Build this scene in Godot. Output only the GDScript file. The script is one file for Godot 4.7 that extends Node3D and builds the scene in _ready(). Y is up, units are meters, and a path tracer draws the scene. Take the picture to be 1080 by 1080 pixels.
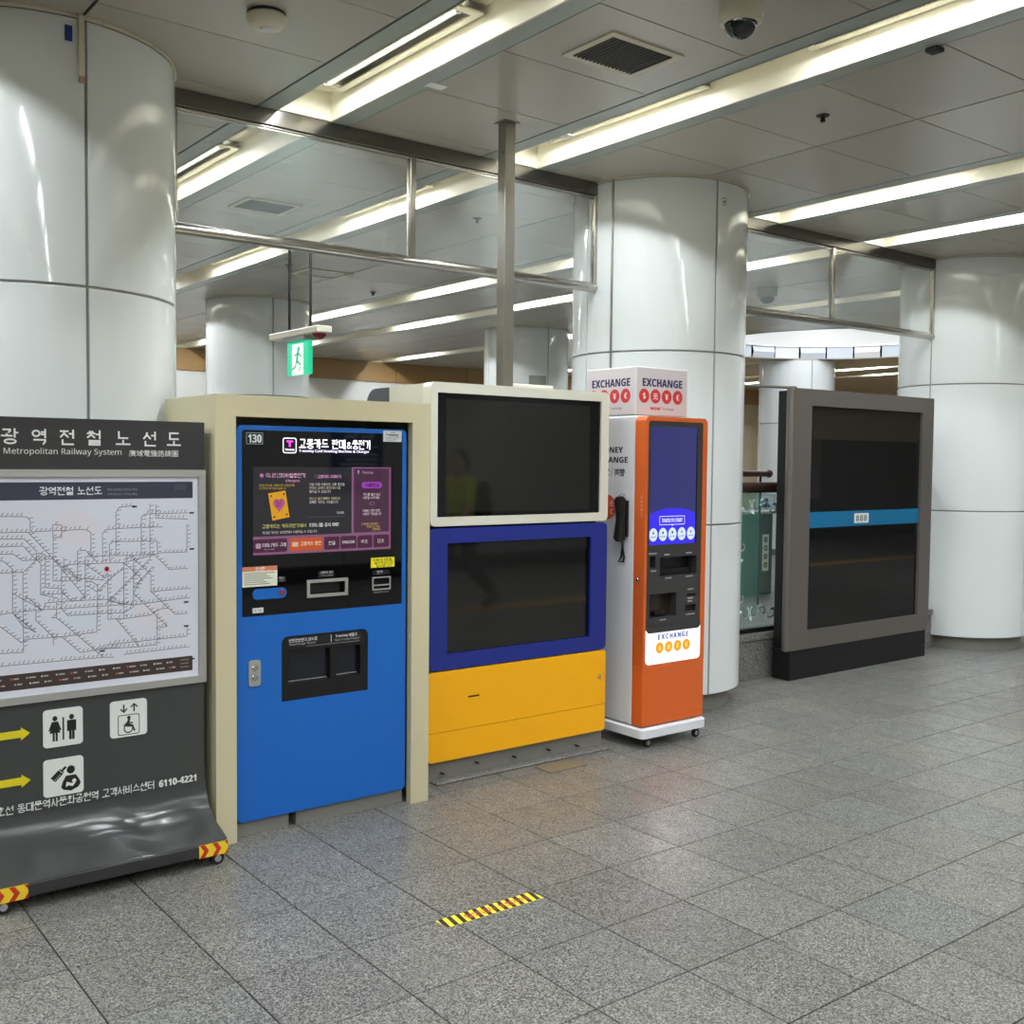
extends Node3D
# A subway concourse: ticket machine, information kiosk, money changer and boards along a row of white round columns.
const CEIL := 3.49
const ROW := -5.31          # the line of the columns
const BACK := -17.6
const FRONT := 4.2
const LEFT := -4.2
const RIGHT := 24.0
const TROUGHS := [-1.42, 0.03, 2.39, 3.84, 6.23, 7.61, 10.04, 13.85, 15.23, 17.66, 19.04]   # x of the joint left of each light trough
const WELL := Vector2(14.22, -10.05)      # centre of the round light well in the far ceiling
const WELL_R := 2.2
const JOINTS := [-2.46, 1.345, 5.22, 9.03, 11.42, 12.84, 16.65, 20.46]

# lines of the printed railway map, millimetres from the sheet's upper left corner
const MAP_LINES := [[22,146,152,150,166,163,165,203],
	[21,207,158,209,248,206,366,205,388,218,387,313],
	[158,209,247,314,346,410],
	[247,184,279,185,279,233,247,232,247,184],
	[248,232,246,400,336,403],
	[21,231,144,234,187,282,187,315],
	[20,260,141,261,185,315],
	[20,287,106,290,137,316,247,314],
	[20,303,73,316,102,347,100,511,137,566,182,592],
	[19,359,140,360,187,315],
	[138,360,137,463,137,665,15,660],
	[187,315,202,330,200,449,263,468],
	[219,316,218,424,274,431],
	[200,449,285,451],
	[195,315,195,297,217,296,219,316],
	[17,519,97,511,183,507,263,509,483,511,551,512],
	[101,438,138,463,207,509],
	[138,463,159,461,203,512],
	[56,559,130,628],
	[100,511,178,592],
	[183,507,182,547,244,616,276,619,344,687,451,682,573,687,646,686,646,571],
	[130,628,143,616,276,619,407,612,412,429,394,413,365,407],
	[244,616,244,646],
	[258,483,257,543,432,715,473,719],
	[238,541,257,543],
	[277,360,276,510,298,538,452,541],
	[297,339,514,342],
	[277,364,297,339],
	[247,314,364,471,366,312,432,311,553,315,654,314],
	[336,409,337,288,366,286,409,333],
	[365,342,442,400,450,366],
	[276,443,313,483,346,482,364,471],
	[210,505,218,483,285,481,449,485,513,513],
	[286,312,286,338,336,394,438,408],
	[432,338,432,224,444,209,485,205,671,204],
	[484,314,485,141,497,122,558,115],
	[458,332,458,267,473,257,648,261,650,314],
	[584,315,585,162,600,150,776,149],
	[620,108,619,332,453,493],
	[644,113,643,168,776,175],
	[773,195,772,311,654,310],
	[514,342,638,317,698,380,775,380],
	[514,331,553,317,552,469,688,614,644,618],
	[514,342,513,568],
	[452,366,451,566,482,565,573,687],
	[514,342,583,409,552,469],
	[553,329,622,395,622,466,721,567,774,567],
	[622,466,787,463],
	[453,493,498,504,551,516,782,501],
	[482,565,513,568,621,561,661,540,693,539],
	[452,541,513,544,551,524,552,469],
	[447,666,573,665,771,662,771,621],
	[406,678,496,683],
	[511,712,781,707],
	[15,711,75,710,261,712,436,715],
	[630,364,552,446],
	[372,426,408,452,453,409,514,366]]

var M := {}
var used := {}
var org := Vector3.ZERO
var rng := RandomNumberGenerator.new()
var cam: Camera3D


func _ready() -> void:
	rng.seed = 7
	camera_and_sky()
	materials()
	structure()
	ceiling_lights()
	columns()
	partitions()
	balustrade()
	info_board()
	housing_and_ticket_machine()
	information_kiosk()
	money_changer()
	display_board()
	ceiling_fittings()
	far_hall()
	floor_marks()
	opposite_side()
	passer_by()


func camera_and_sky() -> void:
	cam = Camera3D.new()
	cam.name = "camera"
	var yaw := deg_to_rad(37.707)
	var pitch := deg_to_rad(-2.75)
	var roll := deg_to_rad(0.572)
	var f := Vector3(sin(yaw) * cos(pitch), sin(pitch), -cos(yaw) * cos(pitch))
	var r := Vector3(cos(yaw), 0, sin(yaw))
	var u := r.cross(f)
	var r2 := r * cos(roll) + u * sin(roll)
	var u2 := u * cos(roll) - r * sin(roll)
	cam.fov = 51.417
	cam.near = 0.05
	cam.far = 100.0
	add_child(cam)
	cam.transform = Transform3D(Basis(r2, u2, -f), Vector3(0, 1.65, 0))
	cam.current = true
	var e := Environment.new()
	e.background_mode = Environment.BG_COLOR
	e.background_color = Color(0, 0, 0)
	e.tonemap_mode = Environment.TONE_MAPPER_LINEAR
	e.tonemap_exposure = 1.56
	e.sdfgi_enabled = true
	e.ssao_enabled = true
	e.ssil_enabled = true
	var w := WorldEnvironment.new()
	w.name = "environment"
	w.environment = e
	add_child(w)


# ---------------------------------------------------------------- helpers: nodes

func numbered(n: String) -> String:
	if not used.has(n):
		used[n] = 0
		return n
	used[n] += 1
	return "%s_%03d" % [n, used[n]]


func tag(o: Node, label := "", category := "", group := "", kind := "") -> void:
	if label: o.set_meta("label", label)
	if category: o.set_meta("category", category)
	if group: o.set_meta("group", group)
	if kind: o.set_meta("kind", kind)


func thing(called: String, label: String, category: String, at: Vector3, group := "") -> Node3D:
	var o := Node3D.new()
	o.name = numbered(called)
	add_child(o)
	o.position = at
	org = at
	tag(o, label, category, group)
	return o


# A structure node at the origin whose children are given in world coordinates.
func setting(called: String) -> Node3D:
	var o := Node3D.new()
	o.name = numbered(called)
	add_child(o)
	org = Vector3.ZERO
	tag(o, "", "", "", "structure")
	return o


# Commits a SurfaceTool (or takes a mesh) given in world coordinates as a part of p; sub-parts hang under a part.
func part(p: Node3D, called: String, shape, m: Material, label := "") -> MeshInstance3D:
	var o := MeshInstance3D.new()
	o.name = called
	o.mesh = shape.commit() if shape is SurfaceTool else shape
	o.material_override = m
	p.add_child(o, true)
	if p.get_parent() == self:
		o.position = -org
	if label: o.set_meta("label", label)
	return o


func solo(called: String, shape, m: Material, label: String, category: String, group := "", at := Vector3.ZERO) -> MeshInstance3D:
	var o := MeshInstance3D.new()
	o.name = numbered(called)
	o.mesh = shape.commit() if shape is SurfaceTool else shape
	o.material_override = m
	add_child(o)
	o.position = at
	tag(o, label, category, group)
	return o


# ---------------------------------------------------------------- helpers: shapes

func ms() -> SurfaceTool:
	var st := SurfaceTool.new()
	st.begin(Mesh.PRIMITIVE_TRIANGLES)
	return st


func v(st: SurfaceTool, p: Vector3, n: Vector3, uv := Vector2.ZERO) -> void:
	st.set_normal(n)
	st.set_uv(uv)
	st.add_vertex(p)


func tri(st: SurfaceTool, p: Array, n: Array, uv := [Vector2.ZERO, Vector2.ZERO, Vector2.ZERO]) -> void:
	var g: Vector3 = (p[1] - p[0]).cross(p[2] - p[0])
	var order := [0, 2, 1] if g.dot(n[0] + n[1] + n[2]) > 0.0 else [0, 1, 2]
	for i in order:
		v(st, p[i], n[i], uv[i])


func quad(st: SurfaceTool, a: Vector3, b: Vector3, c: Vector3, d: Vector3, n: Vector3, uv := []) -> void:
	var t: Array = uv if uv else [Vector2.ZERO, Vector2.ZERO, Vector2.ZERO, Vector2.ZERO]
	tri(st, [a, b, c], [n, n, n], [t[0], t[1], t[2]])
	tri(st, [a, c, d], [n, n, n], [t[0], t[2], t[3]])


func quad_s(st: SurfaceTool, p: Array, n: Array) -> void:
	tri(st, [p[0], p[1], p[2]], [n[0], n[1], n[2]])
	tri(st, [p[0], p[2], p[3]], [n[0], n[2], n[3]])


# A box from corner mn to corner mx with chamfered edges.
func box(st: SurfaceTool, mn: Vector3, mx: Vector3, b := 0.0) -> SurfaceTool:
	var c := (mn + mx) / 2
	var h := (mx - mn).abs() / 2
	b = minf(b, minf(h.x, minf(h.y, h.z)) * 0.9)
	var pt := func(s: Vector3, axis: int) -> Vector3:
		var q := h - Vector3(b, b, b)
		q[axis] = h[axis]
		return c + s * q
	for axis in 3:
		var i := (axis + 1) % 3
		var j := (axis + 2) % 3
		for s in [-1.0, 1.0]:
			var n := Vector3.ZERO
			n[axis] = s
			var k := []
			for w in [[-1, -1], [1, -1], [1, 1], [-1, 1]]:
				var sg := Vector3.ZERO
				sg[axis] = s
				sg[i] = w[0]
				sg[j] = w[1]
				k.append(pt.call(sg, axis))
			quad(st, k[0], k[1], k[2], k[3], n)
			if b <= 0.0:
				continue
			for s2 in [-1.0, 1.0]:      # the edge between this face and the face of axis i
				var n2 := Vector3.ZERO
				n2[axis] = s
				n2[i] = s2
				var lo := n2
				var hi := n2
				lo[j] = -1
				hi[j] = 1
				quad(st, pt.call(lo, axis), pt.call(hi, axis), pt.call(hi, i), pt.call(lo, i), n2.normalized())
	if b > 0.0:
		for k in 8:
			var s := Vector3(1 if k & 1 else -1, 1 if k & 2 else -1, 1 if k & 4 else -1)
			var n := s.normalized()
			tri(st, [pt.call(s, 0), pt.call(s, 1), pt.call(s, 2)], [n, n, n])
	return st


# Points of a rounded rectangle, counter-clockwise; r may be one radius or [bottom left, bottom right, top right, top left].
func rr(x0: float, y0: float, x1: float, y1: float, r = 0.0, n := 5) -> PackedVector2Array:
	var rs: Array = r if r is Array else [r, r, r, r]
	var out := PackedVector2Array()
	var corner := [Vector2(x0, y0), Vector2(x1, y0), Vector2(x1, y1), Vector2(x0, y1)]
	var inward := [Vector2(1, 1), Vector2(-1, 1), Vector2(-1, -1), Vector2(1, -1)]
	for k in 4:
		var rad: float = maxf(rs[k], 0.0005)
		var m: Vector2 = corner[k] + inward[k] * rad
		for i in n + 1:
			var a := PI + k * PI / 2 + i * PI / 2 / n
			out.append(m + Vector2(cos(a), sin(a)) * rad)
	return out


func disc(cx: float, cy: float, rx: float, ry := 0.0, n := 24) -> PackedVector2Array:
	var out := PackedVector2Array()
	for i in n:
		out.append(Vector2(cx + cos(TAU * i / n) * rx, cy + sin(TAU * i / n) * (ry if ry else rx)))
	return out


func loop_normals(p: PackedVector2Array) -> Array:
	var n := p.size()
	var e := []
	for i in n:
		var d := (p[(i + 1) % n] - p[i]).normalized()
		e.append(Vector2(d.y, -d.x))
	return e


# Walls along a closed counter-clockwise loop, smooth where it bends little.
func walls(st: SurfaceTool, p: PackedVector2Array, z0: float, z1: float, xf: Transform3D, out := 1.0) -> void:
	var n := p.size()
	var e := loop_normals(p)
	for i in n:
		var j := (i + 1) % n
		if p[i].distance_to(p[j]) < 1e-6: continue
		var na: Vector2 = e[i]
		var nb: Vector2 = e[i]
		var before: Vector2 = e[(i + n - 1) % n]
		var after: Vector2 = e[j]
		if before.dot(e[i]) > 0.75: na = (before + e[i]).normalized()
		if after.dot(e[i]) > 0.75: nb = (after + e[i]).normalized()
		var n3 := (xf.basis * Vector3(na.x, na.y, 0)).normalized() * out
		var m3 := (xf.basis * Vector3(nb.x, nb.y, 0)).normalized() * out
		quad_s(st, [xf * Vector3(p[i].x, p[i].y, z0), xf * Vector3(p[j].x, p[j].y, z0), xf * Vector3(p[j].x, p[j].y, z1), xf * Vector3(p[i].x, p[i].y, z1)], [n3, m3, m3, n3])


# An outline in x and y, from z0 back to z1 front; the caps carry uv over the outline's bounds. b rounds the front edge.
func prism(st: SurfaceTool, p: PackedVector2Array, z0: float, z1: float, xf := Transform3D.IDENTITY, b := 0.0) -> SurfaceTool:
	var lo := p[0]
	var hi := p[0]
	for q in p:
		lo = lo.min(q)
		hi = hi.max(q)
	var sz := hi - lo
	var front := p
	if b > 0.0:
		var e := loop_normals(p)
		var n := p.size()
		front = PackedVector2Array()
		for i in n:
			var m: Vector2 = (e[(i + n - 1) % n] + e[i]).normalized()
			front.append(p[i] - m * (b / maxf(0.5, m.dot(e[i]))))
		for i in n:
			var j := (i + 1) % n
			var nn := xf.basis * Vector3(e[i].x, e[i].y, 1).normalized()
			quad(st, xf * Vector3(p[i].x, p[i].y, z1 - b), xf * Vector3(p[j].x, p[j].y, z1 - b), xf * Vector3(front[j].x, front[j].y, z1), xf * Vector3(front[i].x, front[i].y, z1), nn)
	for cap in [[z0, -1.0, p], [z1, 1.0, front]]:
		var pts: PackedVector2Array = cap[2]
		var idx := Geometry2D.triangulate_polygon(pts)
		var nn := xf.basis * Vector3(0, 0, cap[1])
		for t in range(0, idx.size(), 3):
			var ps := []
			var us := []
			for k in 3:
				var q: Vector2 = pts[idx[t + k]]
				ps.append(xf * Vector3(q.x, q.y, cap[0]))
				us.append(Vector2((q.x - lo.x) / sz.x, 1.0 - (q.y - lo.y) / sz.y))
			tri(st, ps, [nn, nn, nn], us)
	walls(st, p, z0, z1 - b, xf)
	return st


# A flat frame between two loops of the same number of points.
func frame(st: SurfaceTool, o: PackedVector2Array, i: PackedVector2Array, z0: float, z1: float, xf := Transform3D.IDENTITY) -> SurfaceTool:
	var n := o.size()
	for k in n:
		var j := (k + 1) % n
		for cap in [[z0, -1.0], [z1, 1.0]]:
			quad(st, xf * Vector3(o[k].x, o[k].y, cap[0]), xf * Vector3(o[j].x, o[j].y, cap[0]), xf * Vector3(i[j].x, i[j].y, cap[0]), xf * Vector3(i[k].x, i[k].y, cap[0]), xf.basis * Vector3(0, 0, cap[1]))
	walls(st, o, z0, z1, xf)
	walls(st, i, z0, z1, xf, -1.0)
	return st


# A rectangular frame of four bars, inside a thing that faces +z.
func rect_frame(x0: float, y0: float, x1: float, y1: float, w: float, z0: float, z1: float, r := 0.0, ri := 0.0) -> SurfaceTool:
	return frame(ms(), rr(x0, y0, x1, y1, r), rr(x0 + w, y0 + w, x1 - w, y1 - w, ri), z0, z1)


func tube(st: SurfaceTool, pts: Array, r, seg := 10) -> SurfaceTool:
	var rings := []
	var up := Vector3.UP
	for k in pts.size():
		var d: Vector3 = (pts[mini(k + 1, pts.size() - 1)] - pts[maxi(k - 1, 0)]).normalized()
		if absf(d.dot(up)) > 0.95: up = Vector3.RIGHT
		var s := d.cross(up).normalized()
		up = s.cross(d).normalized()
		var rad: float = r[k] if r is Array else r
		var ring := []
		for i in seg:
			var a := TAU * i / seg
			var n := s * cos(a) + up * sin(a)
			ring.append([pts[k] + n * rad, n])
		rings.append(ring)
	for k in pts.size() - 1:
		for i in seg:
			var j := (i + 1) % seg
			var a: Array = rings[k][i]
			var b: Array = rings[k][j]
			var c: Array = rings[k + 1][j]
			var d: Array = rings[k + 1][i]
			quad_s(st, [a[0], b[0], c[0], d[0]], [a[1], b[1], c[1], d[1]])
	for e in [0, pts.size() - 1]:
		var n: Vector3 = (pts[e] - pts[1 if e == 0 else e - 1]).normalized()
		for i in seg:
			tri(st, [pts[e], rings[e][i][0], rings[e][(i + 1) % seg][0]], [n, n, n])
	return st


# A profile of (radius, height) turned about an upright axis at c, from angle a0 to a1; smooth along the profile where it bends little.
func lathe(st: SurfaceTool, prof: Array, c: Vector3, seg := 32, a0 := 0.0, a1 := TAU) -> SurfaceTool:
	for k in prof.size() - 1:
		var p: Vector2 = prof[k]
		var q: Vector2 = prof[k + 1]
		var d := (q - p).normalized()
		var np := Vector2(d.y, -d.x)
		var nq := np
		if k > 0:
			var b: Vector2 = (p - prof[k - 1]).normalized()
			b = Vector2(b.y, -b.x)
			if b.dot(np) > 0.8: np = (np + b).normalized()
		if k < prof.size() - 2:
			var b: Vector2 = (prof[k + 2] - q).normalized()
			b = Vector2(b.y, -b.x)
			if b.dot(nq) > 0.8: nq = (nq + b).normalized()
		for i in seg:
			var u := a0 + (a1 - a0) * i / seg
			var w := a0 + (a1 - a0) * (i + 1) / seg
			var du := Vector3(sin(u), 0, cos(u))
			var dw := Vector3(sin(w), 0, cos(w))
			quad_s(st, [c + du * p.x + Vector3.UP * p.y, c + dw * p.x + Vector3.UP * p.y, c + dw * q.x + Vector3.UP * q.y, c + du * q.x + Vector3.UP * q.y],
				[du * np.x + Vector3.UP * np.y, dw * np.x + Vector3.UP * np.y, dw * nq.x + Vector3.UP * nq.y, du * nq.x + Vector3.UP * nq.y])
	return st


# Faces -x instead of +z: local x runs towards the viewer (world +z), local z out to the left (world -x).
func facing_left(x: float) -> Transform3D:
	return Transform3D(Basis(Vector3(0, 0, 1), Vector3(0, 1, 0), Vector3(-1, 0, 0)), Vector3(x, 0, 0))


func rect(x0: float, y0: float, x1: float, y1: float, z0: float, z1: float, r = 0.0) -> SurfaceTool:
	return prism(ms(), rr(x0, y0, x1, y1, r), z0, z1)


# ---------------------------------------------------------------- helpers: print

class Cv:
	var im: Image
	var w: int
	var h: int
	const S := 2

	func _init(width: int, height: int, bg: Color) -> void:
		w = width
		h = height
		im = Image.create_empty(w * S, h * S, false, Image.FORMAT_RGBA8)
		im.fill(bg)

	func loops(all: Array, c: Color) -> void:
		var y0 := 1e9
		var y1 := -1e9
		for l in all:
			for p in l:
				y0 = minf(y0, p.y)
				y1 = maxf(y1, p.y)
		for y in range(maxi(0, int(y0 * S)), mini(h * S, int(y1 * S) + 1)):
			var yy := (y + 0.5) / S
			var xs := []
			for l in all:
				var n: int = l.size()
				for i in n:
					var a: Vector2 = l[i]
					var b: Vector2 = l[(i + 1) % n]
					if (a.y <= yy) != (b.y <= yy):
						xs.append(a.x + (yy - a.y) / (b.y - a.y) * (b.x - a.x))
			xs.sort()
			for i in range(0, xs.size() - 1, 2):
				var x0 := maxi(0, roundi(xs[i] * S))
				var x1 := mini(w * S, roundi(xs[i + 1] * S))
				if x1 > x0:
					im.fill_rect(Rect2i(x0, y, x1 - x0, 1), c)

	func box(x0: float, y0: float, x1: float, y1: float, c: Color) -> void:
		im.fill_rect(Rect2i(roundi(x0 * S), roundi(y0 * S), maxi(1, roundi((x1 - x0) * S)), maxi(1, roundi((y1 - y0) * S))), c)

	func rbox(x0: float, y0: float, x1: float, y1: float, r: float, c: Color) -> void:
		var l := PackedVector2Array()
		for k in 4:
			var m := Vector2([x0 + r, x1 - r, x1 - r, x0 + r][k], [y0 + r, y0 + r, y1 - r, y1 - r][k])
			for i in 7:
				var a := PI + k * PI / 2 + i * PI / 12
				l.append(m + Vector2(cos(a), sin(a)) * r)
		loops([l], c)

	func ell(cx: float, cy: float, rx: float, ry: float, c: Color) -> void:
		var l := PackedVector2Array()
		for i in 36:
			l.append(Vector2(cx + cos(TAU * i / 36) * rx, cy + sin(TAU * i / 36) * ry))
		loops([l], c)

	func line(a: Vector2, b: Vector2, t: float, c: Color, square := true) -> void:
		var d := (b - a).normalized() * t / 2
		var s := Vector2(-d.y, d.x)
		if not square: d = Vector2.ZERO
		loops([PackedVector2Array([a - d + s, b + d + s, b + d - s, a - d - s])], c)

	func path(p: Array, t: float, c: Color) -> void:
		for i in p.size() - 1:
			line(p[i], p[i + 1], t, c)

	func ring(cx: float, cy: float, rx: float, ry: float, t: float, c: Color) -> void:
		var o := PackedVector2Array()
		var n := PackedVector2Array()
		for i in 30:
			var d := Vector2(cos(TAU * i / 30), sin(TAU * i / 30))
			o.append(Vector2(cx, cy) + d * Vector2(rx + t / 2, ry + t / 2))
			n.append(Vector2(cx, cy) + d * Vector2(rx - t / 2, ry - t / 2))
		loops([o, n], c)

	# Latin letters: y is the baseline, cap the height of a capital; fit squeezes or stretches to a width.
	func latin(s: String, x: float, y: float, cap: float, c: Color, bold := false, centre := false, fit := 0.0) -> float:
		var f := SystemFont.new()
		f.font_names = PackedStringArray(["Droid Sans"])
		f.font_weight = 700 if bold else 400
		var t := TextMesh.new()
		t.font = f
		t.font_size = 48
		t.pixel_size = 1.0
		t.depth = 0.0
		t.horizontal_alignment = HORIZONTAL_ALIGNMENT_LEFT
		t.vertical_alignment = VERTICAL_ALIGNMENT_BOTTOM
		t.text = s
		var m := TextMesh.new()
		m.font = f
		m.font_size = 48
		m.pixel_size = 1.0
		m.depth = 0.0
		m.horizontal_alignment = HORIZONTAL_ALIGNMENT_LEFT
		m.vertical_alignment = VERTICAL_ALIGNMENT_BOTTOM
		m.text = "H"
		var hv: PackedVector3Array = m.surface_get_arrays(0)[Mesh.ARRAY_VERTEX]
		var lo := 1e9
		var hi := -1e9
		for p in hv:
			lo = minf(lo, p.y)
			hi = maxf(hi, p.y)
		var k := cap / (hi - lo)
		var a := t.surface_get_arrays(0)
		var vs: PackedVector3Array = a[Mesh.ARRAY_VERTEX]
		var ix: PackedInt32Array = a[Mesh.ARRAY_INDEX]
		var x1 := 0.0
		for p in vs: x1 = maxf(x1, p.x)
		var kx := fit / x1 if fit > 0.0 else k
		if centre: x -= x1 * kx / 2
		for o in ([Vector2(-0.035, 0), Vector2(0.04, 0.015), Vector2(0, -0.015)] if bold else [Vector2.ZERO]):
			for i in range(0, ix.size(), 3):
				var l := PackedVector2Array()
				for j in 3:
					var p := vs[ix[i + j]]
					l.append(Vector2(x + p.x * kx, y - (p.y - lo) * k) + o * cap)
				loops([l], c)
		return x1 * kx

	# Hangul set from its letters; y is the top, s the size of a syllable's square.
	func hangul(text: String, x: float, y: float, s: float, t: float, c: Color, adv := 1.06, squeeze := 1.0) -> float:
		for ch in text:
			if ch == " ":
				x += s * 0.4 * squeeze
				continue
			var code := ch.unicode_at(0) - 0xAC00
			if code < 0 or code > 11171:
				x += latin(ch, x, y + s * 0.92, s * 0.8, c, t > s * 0.1) + s * 0.08
				continue
			var li := int(code / 588.0)
			var vi := int((code % 588) / 28.0)
			var ti := code % 28
			var w2 := s * squeeze
			var bot := 0.56 if ti else 0.98
			var vert := vi in [0, 1, 2, 3, 4, 5, 6, 7, 20]
			var horiz := vi in [8, 12, 13, 17, 18]
			if vert:
				jamo(LEAD[li], x, y, w2, s, [0.06, 0.06, 0.56, bot - 0.06 if ti else 0.86], t, c)
				jamo(VOW[vi], x, y, w2, s, [0.62, 0.0, 0.98, bot if ti else 1.0], t, c)
			elif horiz:
				jamo(LEAD[li], x, y, w2, s, [0.18, 0.02, 0.82, bot * 0.52], t, c)
				jamo(VOW[vi], x, y, w2, s, [0.02, bot * 0.6, 0.98, bot * 0.98], t, c)
			else:
				var two: Array = {9: [8, 0], 10: [8, 1], 11: [8, 20], 14: [13, 4], 15: [13, 5], 16: [13, 20], 19: [18, 20]}[vi]
				jamo(LEAD[li], x, y, w2, s, [0.1, 0.03, 0.56, bot * 0.48], t, c)
				jamo(VOW[two[0]], x, y, w2, s, [0.0, bot * 0.56, 0.66, bot * 0.92], t, c)
				jamo(VOW[two[1]], x, y, w2, s, [0.68, 0.0, 1.0, bot if ti else 1.0], t, c)
			if ti:
				jamo(TAIL[ti], x, y, w2, s, [0.16, 0.66, 0.9, 1.0], t, c)
			x += s * adv * squeeze
		return x

	const LEAD := ["g", "gg", "n", "d", "dd", "r", "m", "b", "bb", "s", "ss", "o", "j", "jj", "c", "k", "t", "p", "h"]
	const TAIL := ["", "g", "gg", "g", "n", "n", "n", "d", "r", "r", "r", "r", "r", "r", "r", "r", "m", "b", "b", "s", "ss", "o", "j", "c", "k", "t", "p", "h"]
	const VOW := ["a", "ae", "ya", "yae", "eo", "e", "yeo", "ye", "O", "", "", "", "YO", "U", "", "", "", "YU", "EU", "", "i"]
	# each letter: polylines of x, y in a unit square; a row of four numbers starting with 9 is a ring
	const STROKES := {
		"g": [[0, 0, 1, 0, 1, 0.4, 0.85, 1]], "n": [[0, 0, 0, 1, 1, 1]], "d": [[1, 0, 0, 0, 0, 1, 1, 1]], "r": [[0, 0, 1, 0, 1, 0.48, 0, 0.48, 0, 1, 1, 1]],
		"m": [[0, 0, 1, 0, 1, 1, 0, 1, 0, 0]], "b": [[0, 0, 0, 1, 1, 1, 1, 0], [0, 0.48, 1, 0.48]], "s": [[0.5, 0, 0.42, 0.4, 0, 1], [0.46, 0.3, 1, 1]],
		"o": [[9, 0.5, 0.5, 0.5]], "j": [[0, 0, 1, 0], [0.5, 0, 0.45, 0.4, 0, 1], [0.48, 0.4, 1, 1]], "c": [[0.28, 0, 0.72, 0], [0, 0.27, 1, 0.27], [0.5, 0.27, 0.45, 0.55, 0, 1], [0.48, 0.55, 1, 1]],
		"k": [[0, 0, 1, 0, 1, 0.4, 0.85, 1], [0, 0.46, 1, 0.46]], "t": [[1, 0, 0, 0, 0, 1, 1, 1], [0, 0.5, 1, 0.5]], "p": [[0, 0, 1, 0], [0, 1, 1, 1], [0.28, 0, 0.28, 1], [0.72, 0, 0.72, 1]],
		"h": [[0.3, 0, 0.7, 0], [0, 0.27, 1, 0.27], [9, 0.5, 0.72, 0.28]],
		"gg": [[0, 0, 0.42, 0, 0.38, 1], [0.56, 0, 1, 0, 0.95, 1]], "dd": [[0.44, 0, 0, 0, 0, 1, 0.44, 1], [1, 0, 0.56, 0, 0.56, 1, 1, 1]], "bb": [[0, 0, 0, 1, 0.42, 1, 0.42, 0], [0, 0.5, 0.42, 0.5], [0.58, 0, 0.58, 1, 1, 1, 1, 0], [0.58, 0.5, 1, 0.5]],
		"ss": [[0.25, 0, 0, 1], [0.25, 0.3, 0.48, 1], [0.75, 0, 0.52, 1], [0.75, 0.3, 1, 1]], "jj": [[0, 0, 0.46, 0], [0.23, 0, 0, 1], [0.23, 0.4, 0.46, 1], [0.54, 0, 1, 0], [0.77, 0, 0.54, 1], [0.77, 0.4, 1, 1]],
		"a": [[0.35, 0, 0.35, 1], [0.35, 0.46, 1, 0.46]], "ae": [[0.2, 0.03, 0.2, 0.97], [0.85, 0, 0.85, 1], [0.2, 0.48, 0.85, 0.48]], "ya": [[0.35, 0, 0.35, 1], [0.35, 0.32, 1, 0.32], [0.35, 0.62, 1, 0.62]], "yae": [[0.2, 0, 0.2, 1], [0.85, 0, 0.85, 1], [0.2, 0.35, 0.85, 0.35], [0.2, 0.62, 0.85, 0.62]],
		"eo": [[0.75, 0, 0.75, 1], [0, 0.46, 0.75, 0.46]], "e": [[0.45, 0.03, 0.45, 0.97], [0.95, 0, 0.95, 1], [-0.05, 0.48, 0.45, 0.48]], "yeo": [[0.75, 0, 0.75, 1], [0, 0.32, 0.75, 0.32], [0, 0.62, 0.75, 0.62]], "ye": [[0.45, 0, 0.45, 1], [0.95, 0, 0.95, 1], [0, 0.32, 0.45, 0.32], [0, 0.62, 0.45, 0.62]], "i": [[0.6, 0, 0.6, 1]],
		"O": [[0, 0.9, 1, 0.9], [0.5, 0.1, 0.5, 0.9]], "YO": [[0, 0.9, 1, 0.9], [0.33, 0.1, 0.33, 0.9], [0.67, 0.1, 0.67, 0.9]], "U": [[0, 0.1, 1, 0.1], [0.5, 0.1, 0.5, 1]], "YU": [[0, 0.1, 1, 0.1], [0.33, 0.1, 0.33, 1], [0.67, 0.1, 0.67, 1]], "EU": [[0, 0.5, 1, 0.5]],
	}

	func jamo(which: String, x: float, y: float, w2: float, h2: float, r: Array, t: float, c: Color) -> void:
		if which == "": return
		var o := Vector2(x + r[0] * w2 + t * 0.3, y + r[1] * h2 + t * 0.3)
		var z := Vector2((r[2] - r[0]) * w2 - t * 0.6, (r[3] - r[1]) * h2 - t * 0.6)
		strokes(STROKES[which], o, z, t, c)

	func strokes(list: Array, o: Vector2, z: Vector2, t: float, c: Color) -> void:
		for s in list:
			if s[0] == 9:
				ring(o.x + s[1] * z.x, o.y + s[2] * z.y, s[3] * z.x, s[3] * z.y if s[3] > 0.4 else 0.3 * z.y, t, c)
				continue
			for i in range(0, s.size() - 2, 2):
				line(o + Vector2(s[i], s[i + 1]) * z, o + Vector2(s[i + 2], s[i + 3]) * z, t, c)

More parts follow.
